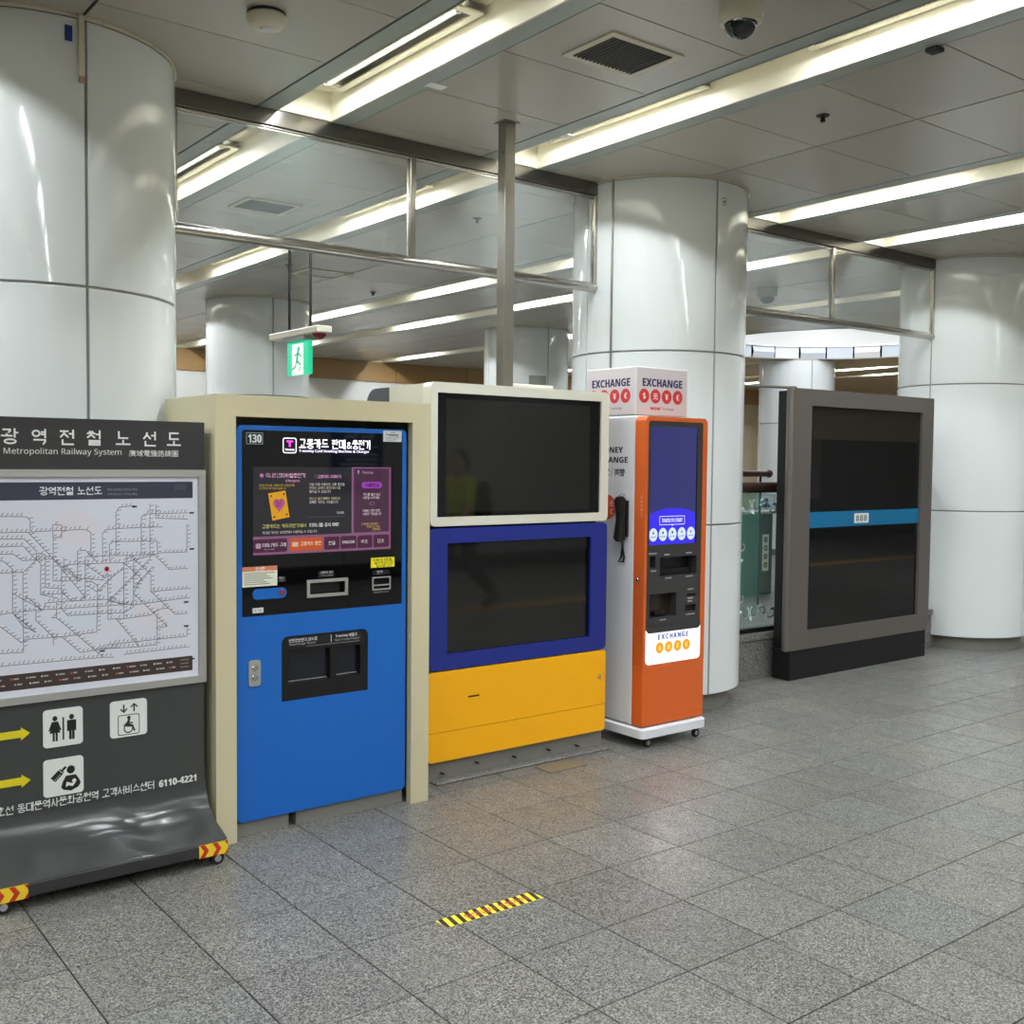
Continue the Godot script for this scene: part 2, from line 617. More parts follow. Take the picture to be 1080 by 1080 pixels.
	# Chinese characters as strokes on a grid of ten.
	const HAN := {
		"廣": [[5, 0, 5, 1.5], [1, 1.5, 10, 1.5], [1, 1.5, 1, 6, 0, 10], [3, 3, 9.5, 3], [4.5, 2.2, 4.5, 4.2], [7.5, 2.2, 7.5, 4.2], [2.5, 4.3, 10, 4.3], [3.4, 5.2, 9, 5.2, 9, 8, 3.4, 8, 3.4, 5.2], [3.4, 6.6, 9, 6.6], [6.2, 4.3, 6.2, 8], [4.5, 8.4, 2.8, 10], [7.8, 8.4, 9.6, 10]],
		"域": [[0, 3, 3.4, 3], [1.7, 0.5, 1.7, 8], [0, 8.4, 3.4, 7.6], [3.8, 2.4, 10, 2.4], [4.4, 4, 6.4, 4, 6.4, 6.4, 4.4, 6.4, 4.4, 4], [3.8, 8.8, 6.8, 8], [7.2, 0, 7.6, 5, 9.8, 9.8], [9.4, 4, 6.2, 10], [8.6, 0.4, 9.4, 1.4]],
		"電": [[1.5, 0.4, 8.5, 0.4], [0.3, 3.6, 0.3, 1.8, 9.7, 1.8, 9.7, 3.6], [5, 0.4, 5, 4.2], [2, 2.8, 3.8, 2.8], [6.2, 2.8, 8, 2.8], [2, 3.9, 3.8, 3.9], [6.2, 3.9, 8, 3.9], [1.6, 5, 8.4, 5, 8.4, 8, 1.6, 8, 1.6, 5], [1.6, 6.5, 8.4, 6.5], [5, 5, 5, 9.6, 9.8, 9.6, 9.8, 8.6]],
		"鐵": [[1.8, 0, 0, 3], [1.8, 0, 3.6, 2.6], [0.6, 3.6, 3.2, 3.6], [0.2, 5.6, 3.6, 5.6], [1.9, 3.6, 1.9, 9.4], [0, 9.6, 3.8, 9.2], [4.2, 1.6, 7, 1.6], [5.6, 0, 5.6, 3], [4, 3.2, 10, 3.2], [4.4, 4.4, 7, 4.4, 7, 6.2, 4.4, 6.2, 4.4, 4.4], [4.2, 7.4, 7, 7.4], [4.2, 9.4, 7.2, 9], [5.6, 6.2, 5.6, 9.2], [7.8, 0, 8.2, 6, 10, 10], [9.6, 4.6, 7.2, 9.8]],
		"路": [[0.4, 0.8, 3.8, 0.8, 3.8, 3.6, 0.4, 3.6, 0.4, 0.8], [2.2, 3.6, 2.2, 9], [2.2, 6, 4, 6], [0.6, 5.4, 0.6, 9.4], [0, 9.6, 4.2, 8.8], [6.6, 0, 4.8, 3.4], [6, 1.4, 9, 1.4, 4.6, 5.6], [6, 2.6, 10, 5.8], [5.8, 6.4, 9.2, 6.4, 9.2, 9.8, 5.8, 9.8, 5.8, 6.4]],
		"線": [[2, 0, 0.4, 2.4, 2.6, 3], [3.4, 1.6, 0.4, 5.2, 3.6, 4.8], [2, 5, 2, 10], [0.6, 7, 0, 9], [3.4, 7, 3.9, 8.6], [7, 0, 6.4, 1.2], [5, 1.2, 9.2, 1.2, 9.2, 4.4, 5, 4.4, 5, 1.2], [5, 2.8, 9.2, 2.8], [7.1, 4.4, 7.1, 10], [4.6, 6, 6.4, 6, 4.4, 9], [9.4, 5, 7.4, 6.8, 10, 9.6]],
		"圖": [[0.2, 0.2, 9.8, 0.2, 9.8, 9.8, 0.2, 9.8, 0.2, 0.2], [3, 1.4, 7, 1.4, 7, 3, 3, 3, 3, 1.4], [1.6, 4, 8.4, 4], [5, 3, 5, 4.8], [2.2, 5, 7.8, 5, 7.8, 8.6, 2.2, 8.6, 2.2, 5], [3.8, 6, 6.2, 6, 6.2, 7.6, 3.8, 7.6, 3.8, 6]],
		"両": [[0, 1, 10, 1], [1, 10, 1, 3.2, 9, 3.2, 9, 10], [5, 1, 5, 7.4], [3, 5, 3, 7.4, 7, 7.4, 7, 5]],
		"替": [[0.4, 1.4, 4.6, 1.4], [0.2, 3, 4.8, 3], [2.5, 0, 2.4, 3, 0.2, 5.2], [2.7, 3, 4.6, 5], [5.6, 1.4, 9.6, 1.4], [5.2, 3, 10, 3], [7.6, 0, 7.4, 3, 5.4, 5.2], [7.8, 3, 9.9, 5.2], [2, 5.8, 8, 5.8, 8, 10, 2, 10, 2, 5.8], [2, 7.8, 8, 7.8]],
		"元": [[1.8, 0.8, 8.2, 0.8], [0, 3.8, 10, 3.8], [3.8, 3.8, 3.2, 7, 0.4, 10], [6, 3.8, 6, 9.4, 9.8, 9.4, 9.8, 7.6]],
		"中": [[1, 2, 9, 2, 9, 6.4, 1, 6.4, 1, 2], [5, 0, 5, 10]],
		"文": [[5, 0, 5, 2], [0.4, 2.2, 9.6, 2.2], [7.4, 2.2, 4, 7.4, 0.4, 10], [2.6, 2.2, 6, 7.4, 9.8, 10]],
		"日": [[1.6, 0.4, 8.4, 0.4, 8.4, 9.8, 1.6, 9.8, 1.6, 0.4], [1.6, 5, 8.4, 5]],
	}

	func han(text: String, x: float, y: float, s: float, t: float, c: Color, adv := 1.12) -> void:
		for ch in text:
			for p in HAN[ch]:
				for i in range(0, p.size() - 2, 2):
					line(Vector2(x + p[i] * s / 10, y + p[i + 1] * s / 10), Vector2(x + p[i + 2] * s / 10, y + p[i + 3] * s / 10), t, c)
			x += s * adv

	func tex() -> ImageTexture:
		im.shrink_x2()
		return ImageTexture.create_from_image(im)


func printed(c: Cv, rough := 0.5, glow := 0.0) -> StandardMaterial3D:
	var m := StandardMaterial3D.new()
	var t := c.tex()
	m.albedo_texture = t
	m.texture_repeat = false
	m.roughness = rough
	if glow > 0.0:
		m.emission_enabled = true
		m.emission = Color.BLACK
		m.emission_texture = t
		m.emission_energy_multiplier = glow
		m.albedo_color = Color(0.3, 0.3, 0.3)
	return m


func rgb(r: int, g: int, b: int) -> Color:
	return Color8(r, g, b)


func mat(key: String, c: Color, rough := 0.5, metal := 0.0, spec := 0.5) -> StandardMaterial3D:
	var m := StandardMaterial3D.new()
	m.resource_name = key
	m.albedo_color = c
	m.roughness = rough
	m.metallic = metal
	m.metallic_specular = spec
	M[key] = m
	return m


func glass(key: String, c: Color, alpha: float) -> StandardMaterial3D:
	var m := mat(key, Color(c.r, c.g, c.b, alpha), 0.03)
	m.transparency = BaseMaterial3D.TRANSPARENCY_ALPHA
	return m


func noise_tex(kind: int, freq: float, ramp: Array, size := 512, sd := 1, octaves := 3) -> NoiseTexture2D:
	var n := FastNoiseLite.new()
	n.noise_type = kind
	n.frequency = freq
	n.seed = sd
	n.fractal_octaves = octaves
	var t := NoiseTexture2D.new()
	t.width = size
	t.height = size
	t.seamless = true
	t.noise = n
	var g := Gradient.new()
	g.offsets = PackedFloat32Array(ramp.map(func(r): return r[0]))
	g.colors = PackedColorArray(ramp.map(func(r): return r[1]))
	t.color_ramp = g
	return t


# ---------------------------------------------------------------- materials

func materials() -> void:
	var speck := noise_tex(FastNoiseLite.TYPE_VALUE, 0.24, [[0.0, rgb(44, 43, 42)], [0.3, rgb(92, 91, 88)], [0.45, rgb(140, 139, 135)], [0.55, rgb(166, 165, 160)], [0.7, rgb(196, 195, 190)], [0.85, rgb(230, 229, 224)], [1.0, rgb(244, 243, 238)]], 1024, 3, 3)
	var polish := noise_tex(FastNoiseLite.TYPE_SIMPLEX_SMOOTH, 0.012, [[0.0, Color(0.62, 0.62, 0.62)], [0.5, Color(0.8, 0.8, 0.8)], [1.0, Color(1, 1, 1)]], 512, 9, 4)
	var tints := [Color(0.775, 0.77, 0.76), Color(0.765, 0.77, 0.77), Color(0.785, 0.78, 0.765), Color(0.745, 0.74, 0.73), Color(0.765, 0.76, 0.75), Color(0.795, 0.79, 0.78)]
	for i in tints.size():
		var g := mat("granite_%d" % i, tints[i], 0.44)
		g.albedo_texture = speck
		g.roughness_texture = polish
		g.uv1_triplanar = true
		g.uv1_world_triplanar = true
		g.uv1_scale = Vector3(1.0, 1.0, 1.0)
		g.uv1_offset = Vector3(0.13 * i, 0.31 * i, 0.27 * i)
	mat("joint", rgb(40, 38, 34), 0.9)
	mat("slab", rgb(40, 39, 37), 0.95)
	mat("ceiling_panel", rgb(176, 171, 159), 0.24)
	mat("ceiling_panel_b", rgb(170, 165, 154), 0.27)
	mat("ceiling_band", rgb(158, 166, 159), 0.3)
	mat("ceiling_tan", rgb(198, 176, 140), 0.3)
	mat("trough", rgb(232, 227, 206), 0.6)
	mat("white_paint", rgb(226, 226, 222), 0.35)
	mat("white_wall", rgb(222, 222, 218), 0.7)
	mat("grey_wall", rgb(168, 168, 164), 0.6)
	mat("tan_panel", rgb(162, 128, 84), 0.45)
	mat("beige_wall", rgb(200, 186, 160), 0.6)
	mat("enamel", rgb(224, 228, 228), 0.08)
	mat("seam", rgb(142, 142, 138), 0.5)
	mat("header_steel", rgb(118, 115, 110), 0.24, 1.0)
	mat("steel", rgb(176, 173, 168), 0.22, 1.0)
	mat("steel_dull", rgb(150, 147, 140), 0.38, 1.0)
	mat("chrome", rgb(205, 205, 205), 0.12, 1.0)
	glass("clear_glass", rgb(225, 235, 232), 0.06)
	glass("green_glass", rgb(100, 160, 146), 0.14)
	mat("etched", rgb(226, 240, 234), 0.7)
	mat("black_plastic", rgb(16, 16, 17), 0.3)
	mat("black_matte", rgb(11, 11, 12), 0.6)
	mat("black_glass", rgb(9, 9, 11), 0.03)
	mat("dark_screen", rgb(30, 31, 29), 0.05)
	mat("board_glass", rgb(24, 25, 24), 0.03)
	mat("charcoal", rgb(48, 48, 48), 0.45)
	mat("vinyl", rgb(64, 66, 65), 0.18)
	mat("cream", rgb(208, 199, 164), 0.45)
	mat("cream_white", rgb(224, 222, 206), 0.38)
	mat("machine_blue", rgb(15, 100, 188), 0.42)
	mat("deep_blue", rgb(27, 43, 134), 0.4)
	mat("yellow", rgb(255, 182, 6), 0.38)
	mat("orange", rgb(218, 100, 38), 0.36)
	mat("kiosk_white", rgb(224, 226, 230), 0.4)
	mat("kiosk_grey", rgb(58, 57, 58), 0.42)
	mat("plinth", rgb(128, 126, 120), 0.5)
	mat("bronze_frame", rgb(124, 118, 114), 0.36, 0.6)
	mat("band_blue", rgb(10, 102, 146), 0.4)
	mat("aluminium", rgb(196, 196, 192), 0.35, 0.7)
	mat("rubber", rgb(30, 30, 30), 0.8)
	mat("wood_rail", rgb(56, 34, 28), 0.35)
	mat("grille", rgb(34, 34, 34), 0.6)
	mat("ivory", rgb(206, 200, 180), 0.5)
	mat("red_lens", rgb(120, 20, 22), 0.2)
	mat("tag_blue", rgb(30, 50, 120), 0.5)
	mat("paper", rgb(226, 226, 228), 0.5)
	mat("orange_print", rgb(214, 74, 36), 0.5)
	mat("tube_off", rgb(236, 234, 226), 0.3)
	var on := mat("tube_on", rgb(255, 250, 235), 0.3)
	on.emission_enabled = true
	on.emission = rgb(255, 247, 226)
	on.emission_energy_multiplier = 0.8


# ---------------------------------------------------------------- floor, ceiling, walls

func in_view(p: Vector3, margin := 0.06) -> bool:
	var q := cam.transform.affine_inverse() * p
	if q.z > -0.3: return false
	var k := tan(deg_to_rad(cam.fov) / 2) * (1.0 + margin)
	return absf(q.x / -q.z) < k and absf(q.y / -q.z) < k


# Pieces laid in a grid: the 300 nearest in view become parts, the rest one joined part. spots: [centre, size, material key]
func lay(root: Node3D, called: String, spots: Array, mesh_for: Callable, hidden = null) -> void:
	var near := []
	var rest := []
	for s in spots:
		var seen := false
		for c in [Vector3.ZERO, Vector3(s[1].x, 0, s[1].z) / 2, Vector3(-s[1].x, 0, s[1].z) / 2, Vector3(s[1].x, 0, -s[1].z) / 2, Vector3(-s[1].x, 0, -s[1].z) / 2]:
			if in_view(s[0] + c):
				seen = true
		if seen and not (hidden != null and hidden.call(s[0])): near.append(s)
		else: rest.append(s)
	near.sort_custom(func(a, b): return (a[0] - cam.position).length() < (b[0] - cam.position).length())
	for i in range(300, near.size()): rest.append(near[i])
	for i in mini(300, near.size()):
		var s: Array = near[i]
		var o := part(root, called, mesh_for.call(s[1]), M[s[2]])
		o.position = s[0]
	var by := {}
	for s in rest:
		if not by.has(s[2]): by[s[2]] = []
		by[s[2]].append(s)
	for key in by:
		var st := ms()
		for s in by[key]:
			st.append_from(mesh_for.call(s[1]), 0, Transform3D(Basis.IDENTITY, s[0]))
		var o := part(root, called + "_field", st, M[key])
		o.set_meta("kind", "stuff")


func structure() -> void:
	# floor: granite tiles of 0.4 m on a slab
	var fl := setting("floor")
	part(fl, "slab", box(ms(), Vector3(LEFT - 0.2, -0.3, BACK - 0.2), Vector3(RIGHT + 0.2, -0.0035, FRONT + 0.2)), M.joint)
	var cache := {}
	var tile := func(s: Vector3) -> ArrayMesh:
		if not cache.has(s): cache[s] = box(ms(), -s / 2, s / 2, 0.0012).commit()
		return cache[s]
	var spots := []
	var T := 0.4003
	for i in range(-13, 58):
		for j in range(-37, 18):
			var x := 0.931 + T * i
			var z := -2.7155 + T * j
			if x < LEFT or x + T > RIGHT or z < BACK or z + T > FRONT: continue
			spots.append([Vector3(x + T / 2, -0.0075, z + T / 2), Vector3(T - 0.0055, 0.015, T - 0.0055), "granite_%d" % rng.randi_range(0, 5)])
	lay(fl, "tile", spots, tile, func(p): return p.z < -5.3 or (p.z < -4.55 and p.x < 5.9))

	# ceiling: metal panels, plain bands beside the light troughs
	var ce := setting("ceiling")
	var wx0 := WELL.x - WELL_R - 0.02
	var wx1 := WELL.x + WELL_R + 0.02
	var wz0 := WELL.y - WELL_R - 0.02
	var wz1 := WELL.y + WELL_R + 0.02
	for q in [[LEFT - 0.2, wx0, BACK - 0.2, FRONT + 0.2], [wx1, RIGHT + 0.2, BACK - 0.2, FRONT + 0.2], [wx0, wx1, BACK - 0.2, wz0], [wx0, wx1, wz1, FRONT + 0.2]]:
		part(ce, "slab", box(ms(), Vector3(q[0], 3.66, q[2]), Vector3(q[1], 3.9, q[3])), M.slab)
	light_well(ce, wx0, wx1, wz0, wz1)
	var round_cut := disc(WELL.x, WELL.y, WELL_R + 0.01, 0.0, 72)
	var runs := []          # [x0, x1] of panels
	var bands := []
	var edges := []
	for t in TROUGHS: edges.append([t, 0.112, 0.412, 0.54])
	for j in JOINTS: edges.append([j, 0.0, 0.0, 0.0])
	edges.sort_custom(func(a, b): return a[0] < b[0])
	var x := LEFT
	for e in edges:
		runs.append([x, e[0]])
		if e[1] > 0.0: bands.append([e[0], e[0] + e[1]])
		if e[3] > e[2]: bands.append([e[0] + e[2], e[0] + e[3]])
		x = e[0] + e[3]
	runs.append([x, RIGHT])
	var ps := []
	for r in runs:
		for k in range(-23, 12):
			var z := -3.25 + 0.64 * k
			var z0 := maxf(z, BACK)
			var z1 := minf(z + 0.64, FRONT)
			if z1 - z0 < 0.05: continue
			var key: String = "ceiling_tan" if r[0] > 14.2 and z0 < -6.0 else "ceiling_panel" if rng.randf() < 0.6 else "ceiling_panel_b"
			if r[1] > wx0 and r[0] < wx1 and z1 > wz0 and z0 < wz1:
				for poly in Geometry2D.clip_polygons(rr(r[0] + 0.004, z0 + 0.003, r[1] - 0.01, z1 - 0.003, 0.0, 1), round_cut):
					if not Geometry2D.is_polygon_clockwise(poly): part(ce, "panel", prism(ms(), poly, CEIL, CEIL + 0.016, up_facing()), M[key])
				continue
			ps.append([Vector3((r[0] + r[1]) / 2 - 0.003, CEIL + 0.008, (z0 + z1) / 2), Vector3(r[1] - r[0] - 0.014, 0.016, z1 - z0 - 0.006), key])
	lay(ce, "panel", ps, tile)
	for b in bands:
		for seg in [[-5.31, FRONT], [BACK, -5.31]] if b[1] < wx0 or b[0] > wx1 else [[-5.31, FRONT], [wz1, -5.31], [BACK, wz0]]:
			var z: float = seg[0]
			while z < seg[1] - 0.01:
				var z1 := minf(z + 3.84, seg[1])
				part(ce, "band", box(ms(), Vector3(b[0] + 0.003, CEIL, z), Vector3(b[1] - 0.001, CEIL + 0.016, z1 - 0.003), 0.001), M.ceiling_tan if b[0] > 14.2 and z1 < -5.0 else M.ceiling_band)
				z = z1
	for t in TROUGHS:
		for seg in [[-5.285, FRONT], [BACK, -5.335]] if t + 0.5 < wx0 or t > wx1 else [[-5.285, FRONT], [wz1, -5.335], [BACK, wz0]]:
			var st := ms()
			var xl: float = t + 0.112
			var xr: float = t + 0.412
			box(st, Vector3(xr, CEIL - 0.004, seg[0]), Vector3(xr + 0.012, 3.65, seg[1]))
			box(st, Vector3(xl - 0.012, CEIL, seg[0]), Vector3(xl, 3.65, seg[1]))
			box(st, Vector3(xl - 0.012, 3.64, seg[0]), Vector3(xr + 0.012, 3.652, seg[1]))
			for z in seg: box(st, Vector3(xl, CEIL, z - 0.006), Vector3(xr, 3.64, z + 0.006))
			part(ce, "light_trough", st, M.trough)
	# walls
	var wb := setting("wall_back")
	part(wb, "wall_face", box(ms(), Vector3(LEFT - 0.2, 0, BACK - 0.2), Vector3(RIGHT + 0.2, 3.7, BACK)), M.white_wall)
	for k in 17:
		var x0 := LEFT + k * 1.66
		part(wb, "fascia_panel", box(ms(), Vector3(x0 + 0.004, 3.12, BACK), Vector3(minf(x0 + 1.656, RIGHT), CEIL - 0.002, BACK + 0.03), 0.002), M.tan_panel)
	for k in 5:
		for j in 3:
			part(wb, "wall_panel", box(ms(), Vector3(17.0 + k * 1.4, [0.0, 1.4, 2.62][j] + 0.004, BACK), Vector3(18.394 + k * 1.4, [1.4, 2.62, 3.115][j], BACK + 0.025), 0.002), M.beige_wall)
	var wl := setting("wall_left")
	part(wl, "wall_face", box(ms(), Vector3(LEFT - 0.2, 0, BACK), Vector3(LEFT, 3.7, FRONT)), M.beige_wall)
	var wr := setting("wall_right")
	part(wr, "wall_face", box(ms(), Vector3(RIGHT, 0, BACK), Vector3(RIGHT + 0.2, 3.7, FRONT)), M.beige_wall)
	var wf := setting("wall_front")
	part(wf, "wall_face", box(ms(), Vector3(LEFT - 0.2, 0, FRONT), Vector3(RIGHT + 0.2, 3.7, FRONT + 0.2)), M.grey_wall)


# The round light well in the far ceiling: a white drum with glass panes round its foot and a luminous roof.
func light_well(ce: Node3D, x0: float, x1: float, z0: float, z1: float) -> void:
	var c := Vector3(WELL.x, 0, WELL.y)
	part(ce, "well_wall", lathe(ms(), [Vector2(WELL_R + 0.012, 4.12), Vector2(WELL_R, 4.12), Vector2(WELL_R, 3.72), Vector2(WELL_R + 0.012, 3.72)], c, 80), M.white_wall)
	part(ce, "well_hoop", lathe(ms(), [Vector2(WELL_R + 0.01, 3.72), Vector2(WELL_R - 0.02, 3.72), Vector2(WELL_R - 0.02, 3.7), Vector2(WELL_R + 0.01, 3.7)], c, 80), M.chrome)
	part(ce, "well_rim", lathe(ms(), [Vector2(WELL_R + 0.03, CEIL + 0.014), Vector2(WELL_R - 0.01, CEIL + 0.014), Vector2(WELL_R - 0.01, CEIL - 0.003), Vector2(WELL_R + 0.03, CEIL - 0.003)], c, 80), M.steel_dull)
	var pale := mat("well_pane", rgb(206, 212, 220), 0.1)
	for i in 30:
		var a0 := TAU * i / 30.0 + 0.006
		var a1 := TAU * (i + 1) / 30.0 - 0.006
		part(ce, "well_pane", lathe(ms(), [Vector2(WELL_R, 3.7), Vector2(WELL_R - (0.035 if i % 2 else 0.0), 3.6), Vector2(WELL_R, CEIL + 0.012)], c, 6, a0, a1), pale if i % 3 else M.white_paint)
	part(ce, "well_shaft", holed_ring(x0 - 0.1, z0 - 0.1, x1 + 0.1, z1 + 0.1), M.slab)
	var roof := mat("luminous_roof", rgb(250, 250, 252), 0.5)
	roof.emission_enabled = true
	roof.emission = rgb(245, 249, 255)
	roof.emission_energy_multiplier = 0.8
	part(ce, "luminous_roof", prism(ms(), disc(WELL.x, WELL.y, WELL_R + 0.01, 0.0, 64), 4.12, 4.14, up_facing()), roof)
	var l := AreaLight3D.new()
	l.name = "well_light"
	l.area_size = Vector2(3.0, 3.0)
	l.light_color = rgb(245, 249, 255)
	l.light_energy = 4.0
	l.shadow_enabled = true
	add_child(l)
	l.transform = Transform3D(Basis(Vector3.RIGHT, -PI / 2), Vector3(WELL.x, 4.1, WELL.y))


func holed_ring(x0: float, z0: float, x1: float, z1: float) -> SurfaceTool:
	var st := ms()
	box(st, Vector3(x0, 3.9, z0), Vector3(x0 + 0.08, 4.2, z1))
	box(st, Vector3(x1 - 0.08, 3.9, z0), Vector3(x1, 4.2, z1))
	box(st, Vector3(x0, 3.9, z0), Vector3(x1, 4.2, z0 + 0.08))
	box(st, Vector3(x0, 3.9, z1 - 0.08), Vector3(x1, 4.2, z1))
	box(st, Vector3(x0, 4.16, z0), Vector3(x1, 4.2, z1))
	return st


# ---------------------------------------------------------------- lights in the ceiling troughs

func ceiling_lights() -> void:
	var spots := []
	for t in TROUGHS:
		var zs := []
		if t < 16.0: zs = [-5.1, -3.19, -1.28, 0.63, 2.5]
		for z in [-7.7, -10.4, -13.05, -16.95]: zs.append(z)
		for z in zs:
			if t + 0.5 > WELL.x - WELL_R and t < WELL.x + WELL_R and (z == -10.4 or z == -13.05): continue
			if t == 10.04 and z == -7.7: continue
			spots.append([t, z])
	var over := ["trough far left of the map board", "trough left of the map board", "trough above the ticket machine", "trough above the yellow kiosk", "trough right of the middle column", "trough above the display board", "trough past the right column", "left trough cut by the light well", "right trough cut by the light well", "trough right of the light well", "trough far right of the light well"]
	var first: Node3D
	# built once, then copied along the troughs
	for s in spots:
		var near: bool = s[1] > -5.2
		var nth: int = {-5.1: 0, -3.19: 1, -1.28: 2, 0.63: 3, 2.5: 4, -7.7: 0, -10.4: 1, -13.05: 2, -16.95: 3}[s[1]]
		var label := "fluorescent fitting, %s %s the glass screens, in %s" % [["first", "second", "third", "fourth", "fifth"][nth], "before" if near else "beyond", over[TROUGHS.find(s[0])]]
		var at := Vector3(s[0], 3.592, s[1])
		var o: Node3D
		if first == null:
			o = thing("ceiling_light", label, "ceiling light", at, "fluorescent fittings in the ceiling troughs")
			first = o
			org = Vector3.ZERO
			part(o, "frame", frame(ms(), rr(0.14, 0.0, 0.392, 1.27, 0.002), rr(0.16, 0.045, 0.355, 1.225, 0.002), 0.0, 0.008, up_facing()), M.ivory)
			var tray := ms()
			box(tray, Vector3(0.14, 0.036, 0.0), Vector3(0.392, 0.042, 1.27))
			box(tray, Vector3(0.14, 0.008, 0.0), Vector3(0.146, 0.036, 1.27))
			box(tray, Vector3(0.386, 0.008, 0.0), Vector3(0.392, 0.036, 1.27))
			part(o, "reflector", tray, M.steel_dull)
			part(o, "lamp_tube", tube(ms(), [Vector3(0.2, 0.022, 0.06), Vector3(0.2, 0.022, 1.21)], 0.012), M.tube_on)
			part(o, "spare_tube", tube(ms(), [Vector3(0.286, 0.008, 0.06), Vector3(0.286, 0.008, 1.21)], 0.013), M.tube_off)
			for z in [0.05, 1.21]:
				for x in [0.2, 0.286]:
					part(o, "lamp_holder", box(ms(), Vector3(x - 0.014, -0.004, z), Vector3(x + 0.014, 0.036, z + 0.014), 0.002), M.white_paint)
		else:
			o = first.duplicate()
			o.name = numbered("ceiling_light")
			add_child(o)
			o.position = at
			tag(o, label)
		var l := AreaLight3D.new()
		l.name = "tube_light_%03d" % spots.find(s)
		l.area_size = Vector2(0.05, 1.14)
		l.light_color = rgb(243, 249, 253)
		l.light_energy = (1.75 if near else 2.2)
		l.area_range = 30.0
		l.shadow_enabled = true
		add_child(l)
		l.transform = Transform3D(Basis(Vector3.RIGHT, -PI / 2), Vector3(s[0] + 0.2, 3.601, s[1] + 0.635))


# local x to world x, local y to world z, local z up
func up_facing() -> Transform3D:
	return Transform3D(Basis(Vector3(1, 0, 0), Vector3(0, 0, 1), Vector3(0, 1, 0)), Vector3.ZERO)


# ---------------------------------------------------------------- columns

func columns() -> void:
	# [x, z, angle of a seam in degrees, label]
	var list := [
		[1.315, ROW, 3.6, "big round white panelled column behind the railway map board"],
		[5.38, ROW, -7.6, "round white panelled column right behind the orange money changer"],
		[9.45, ROW, -90.4, "round white panelled column at the right edge beside the dark display board"],
		[5.38, -11.93, -8, "distant round white column behind the hanging green exit sign"],
		[9.45, -11.93, -8, "distant round white column behind the tall steel post"],
		[1.315, -11.93, 3, "distant round white column hidden behind the left column"],
		[16.0, -12.25, -30, "distant round white column beyond the glowing round light well", 0.67],
	]
	for k in list.size():
		var d: Array = list[k]
		var c := Vector3(d[0], 0, d[1])
		if k == 5: continue
		var R: float = d[4] if d.size() > 4 else 0.6
		var o := thing("round_column", d[3], "column", c, "white round columns")
		part(o, "core", lathe(ms(), [Vector2(R - 0.01, 0.125), Vector2(R - 0.01, CEIL - 0.001)], c, 48), M.seam)
		part(o, "base", lathe(ms(), [Vector2(R - 0.07, 0.0), Vector2(R - 0.07, 0.13)], c, 48), M.plinth)
		part(o, "ceiling_trim", lathe(ms(), [Vector2(R, CEIL - 0.012), Vector2(R + 0.009, CEIL - 0.012), Vector2(R + 0.009, CEIL), Vector2(R, CEIL)], c, 64), M.ivory)
		var gap := 0.72
		for a in 4:
			var a0 := deg_to_rad(d[2] + a * 90.0 + gap)
			var a1 := deg_to_rad(d[2] + (a + 1) * 90.0 - gap)
			for h in [[0.118, 1.2375], [1.2485, 2.3645], [2.3755, CEIL - 0.014]]:
				var y0: float = h[0]
				var y1: float = h[1]
				var st := lathe(ms(), [Vector2(R - 0.02, y0), Vector2(R - 0.003, y0), Vector2(R, y0 + 0.003), Vector2(R, y1 - 0.003), Vector2(R - 0.003, y1), Vector2(R - 0.02, y1)], c, 20, a0, a1)
				for e in [a0, a1]:
					var dir := Vector3(sin(e), 0, cos(e))
					var n := Vector3(cos(e), 0, -sin(e)) * (-1.0 if e == a0 else 1.0)
					quad(st, c + dir * (R - 0.02) + Vector3.UP * y0, c + dir * R + Vector3.UP * y0, c + dir * R + Vector3.UP * y1, c + dir * (R - 0.02) + Vector3.UP * y1, n)
				part(o, "panel", st, M.enamel)
		if k == 1:
			var a := deg_to_rad(-75.6)
			var q := c + Vector3(sin(a), 0, cos(a)) * 0.605
			part(o, "conduit_strip", tube(ms(), [q + Vector3.UP * 2.2, q + Vector3.UP * CEIL], 0.008, 8), M.steel_dull)
			var b := deg_to_rad(-2.0)
			var tg := Transform3D(Basis(Vector3.UP, b), c)
			var cv := Cv.new(48, 64, rgb(235, 235, 232))
			cv.rbox(4, 4, 44, 60, 3, rgb(30, 30, 30))
			cv.rbox(9, 9, 39, 55, 2, rgb(235, 235, 232))
			cv.latin("4", 24, 46, 26, rgb(30, 30, 30), true, true)
			part(o, "number_tag", prism(ms(), rr(-0.02, 3.32, 0.02, 3.375, 0.002), 0.598, 0.603, tg), printed(cv))
	# bracket and tag at the top of the left column
	org = Vector3.ZERO
	var br := thing("cable_cover", "white wedge-shaped cable cover at the top of the left column", "cable cover", Vector3(1.32, 3.2, -4.69))
	part(br, "cover", box(ms(), Vector3(1.318, 3.235, -4.702), Vector3(1.342, 3.488, -4.68), 0.003), M.ivory)
	part(br, "plug", box(ms(), Vector3(1.32, 3.212, -4.703), Vector3(1.341, 3.235, -4.681), 0.002), mat("clay", rgb(168, 140, 120), 0.6))
	solo("wall_tag", box(ms(), Vector3(-0.015, -0.032, -0.003), Vector3(0.015, 0.032, 0.003), 0.001), M.tag_blue, "small dark blue tag high on the left white column", "tag", "", Vector3(1.284, 3.408, -4.706))


# ---------------------------------------------------------------- glass smoke screens under the ceiling

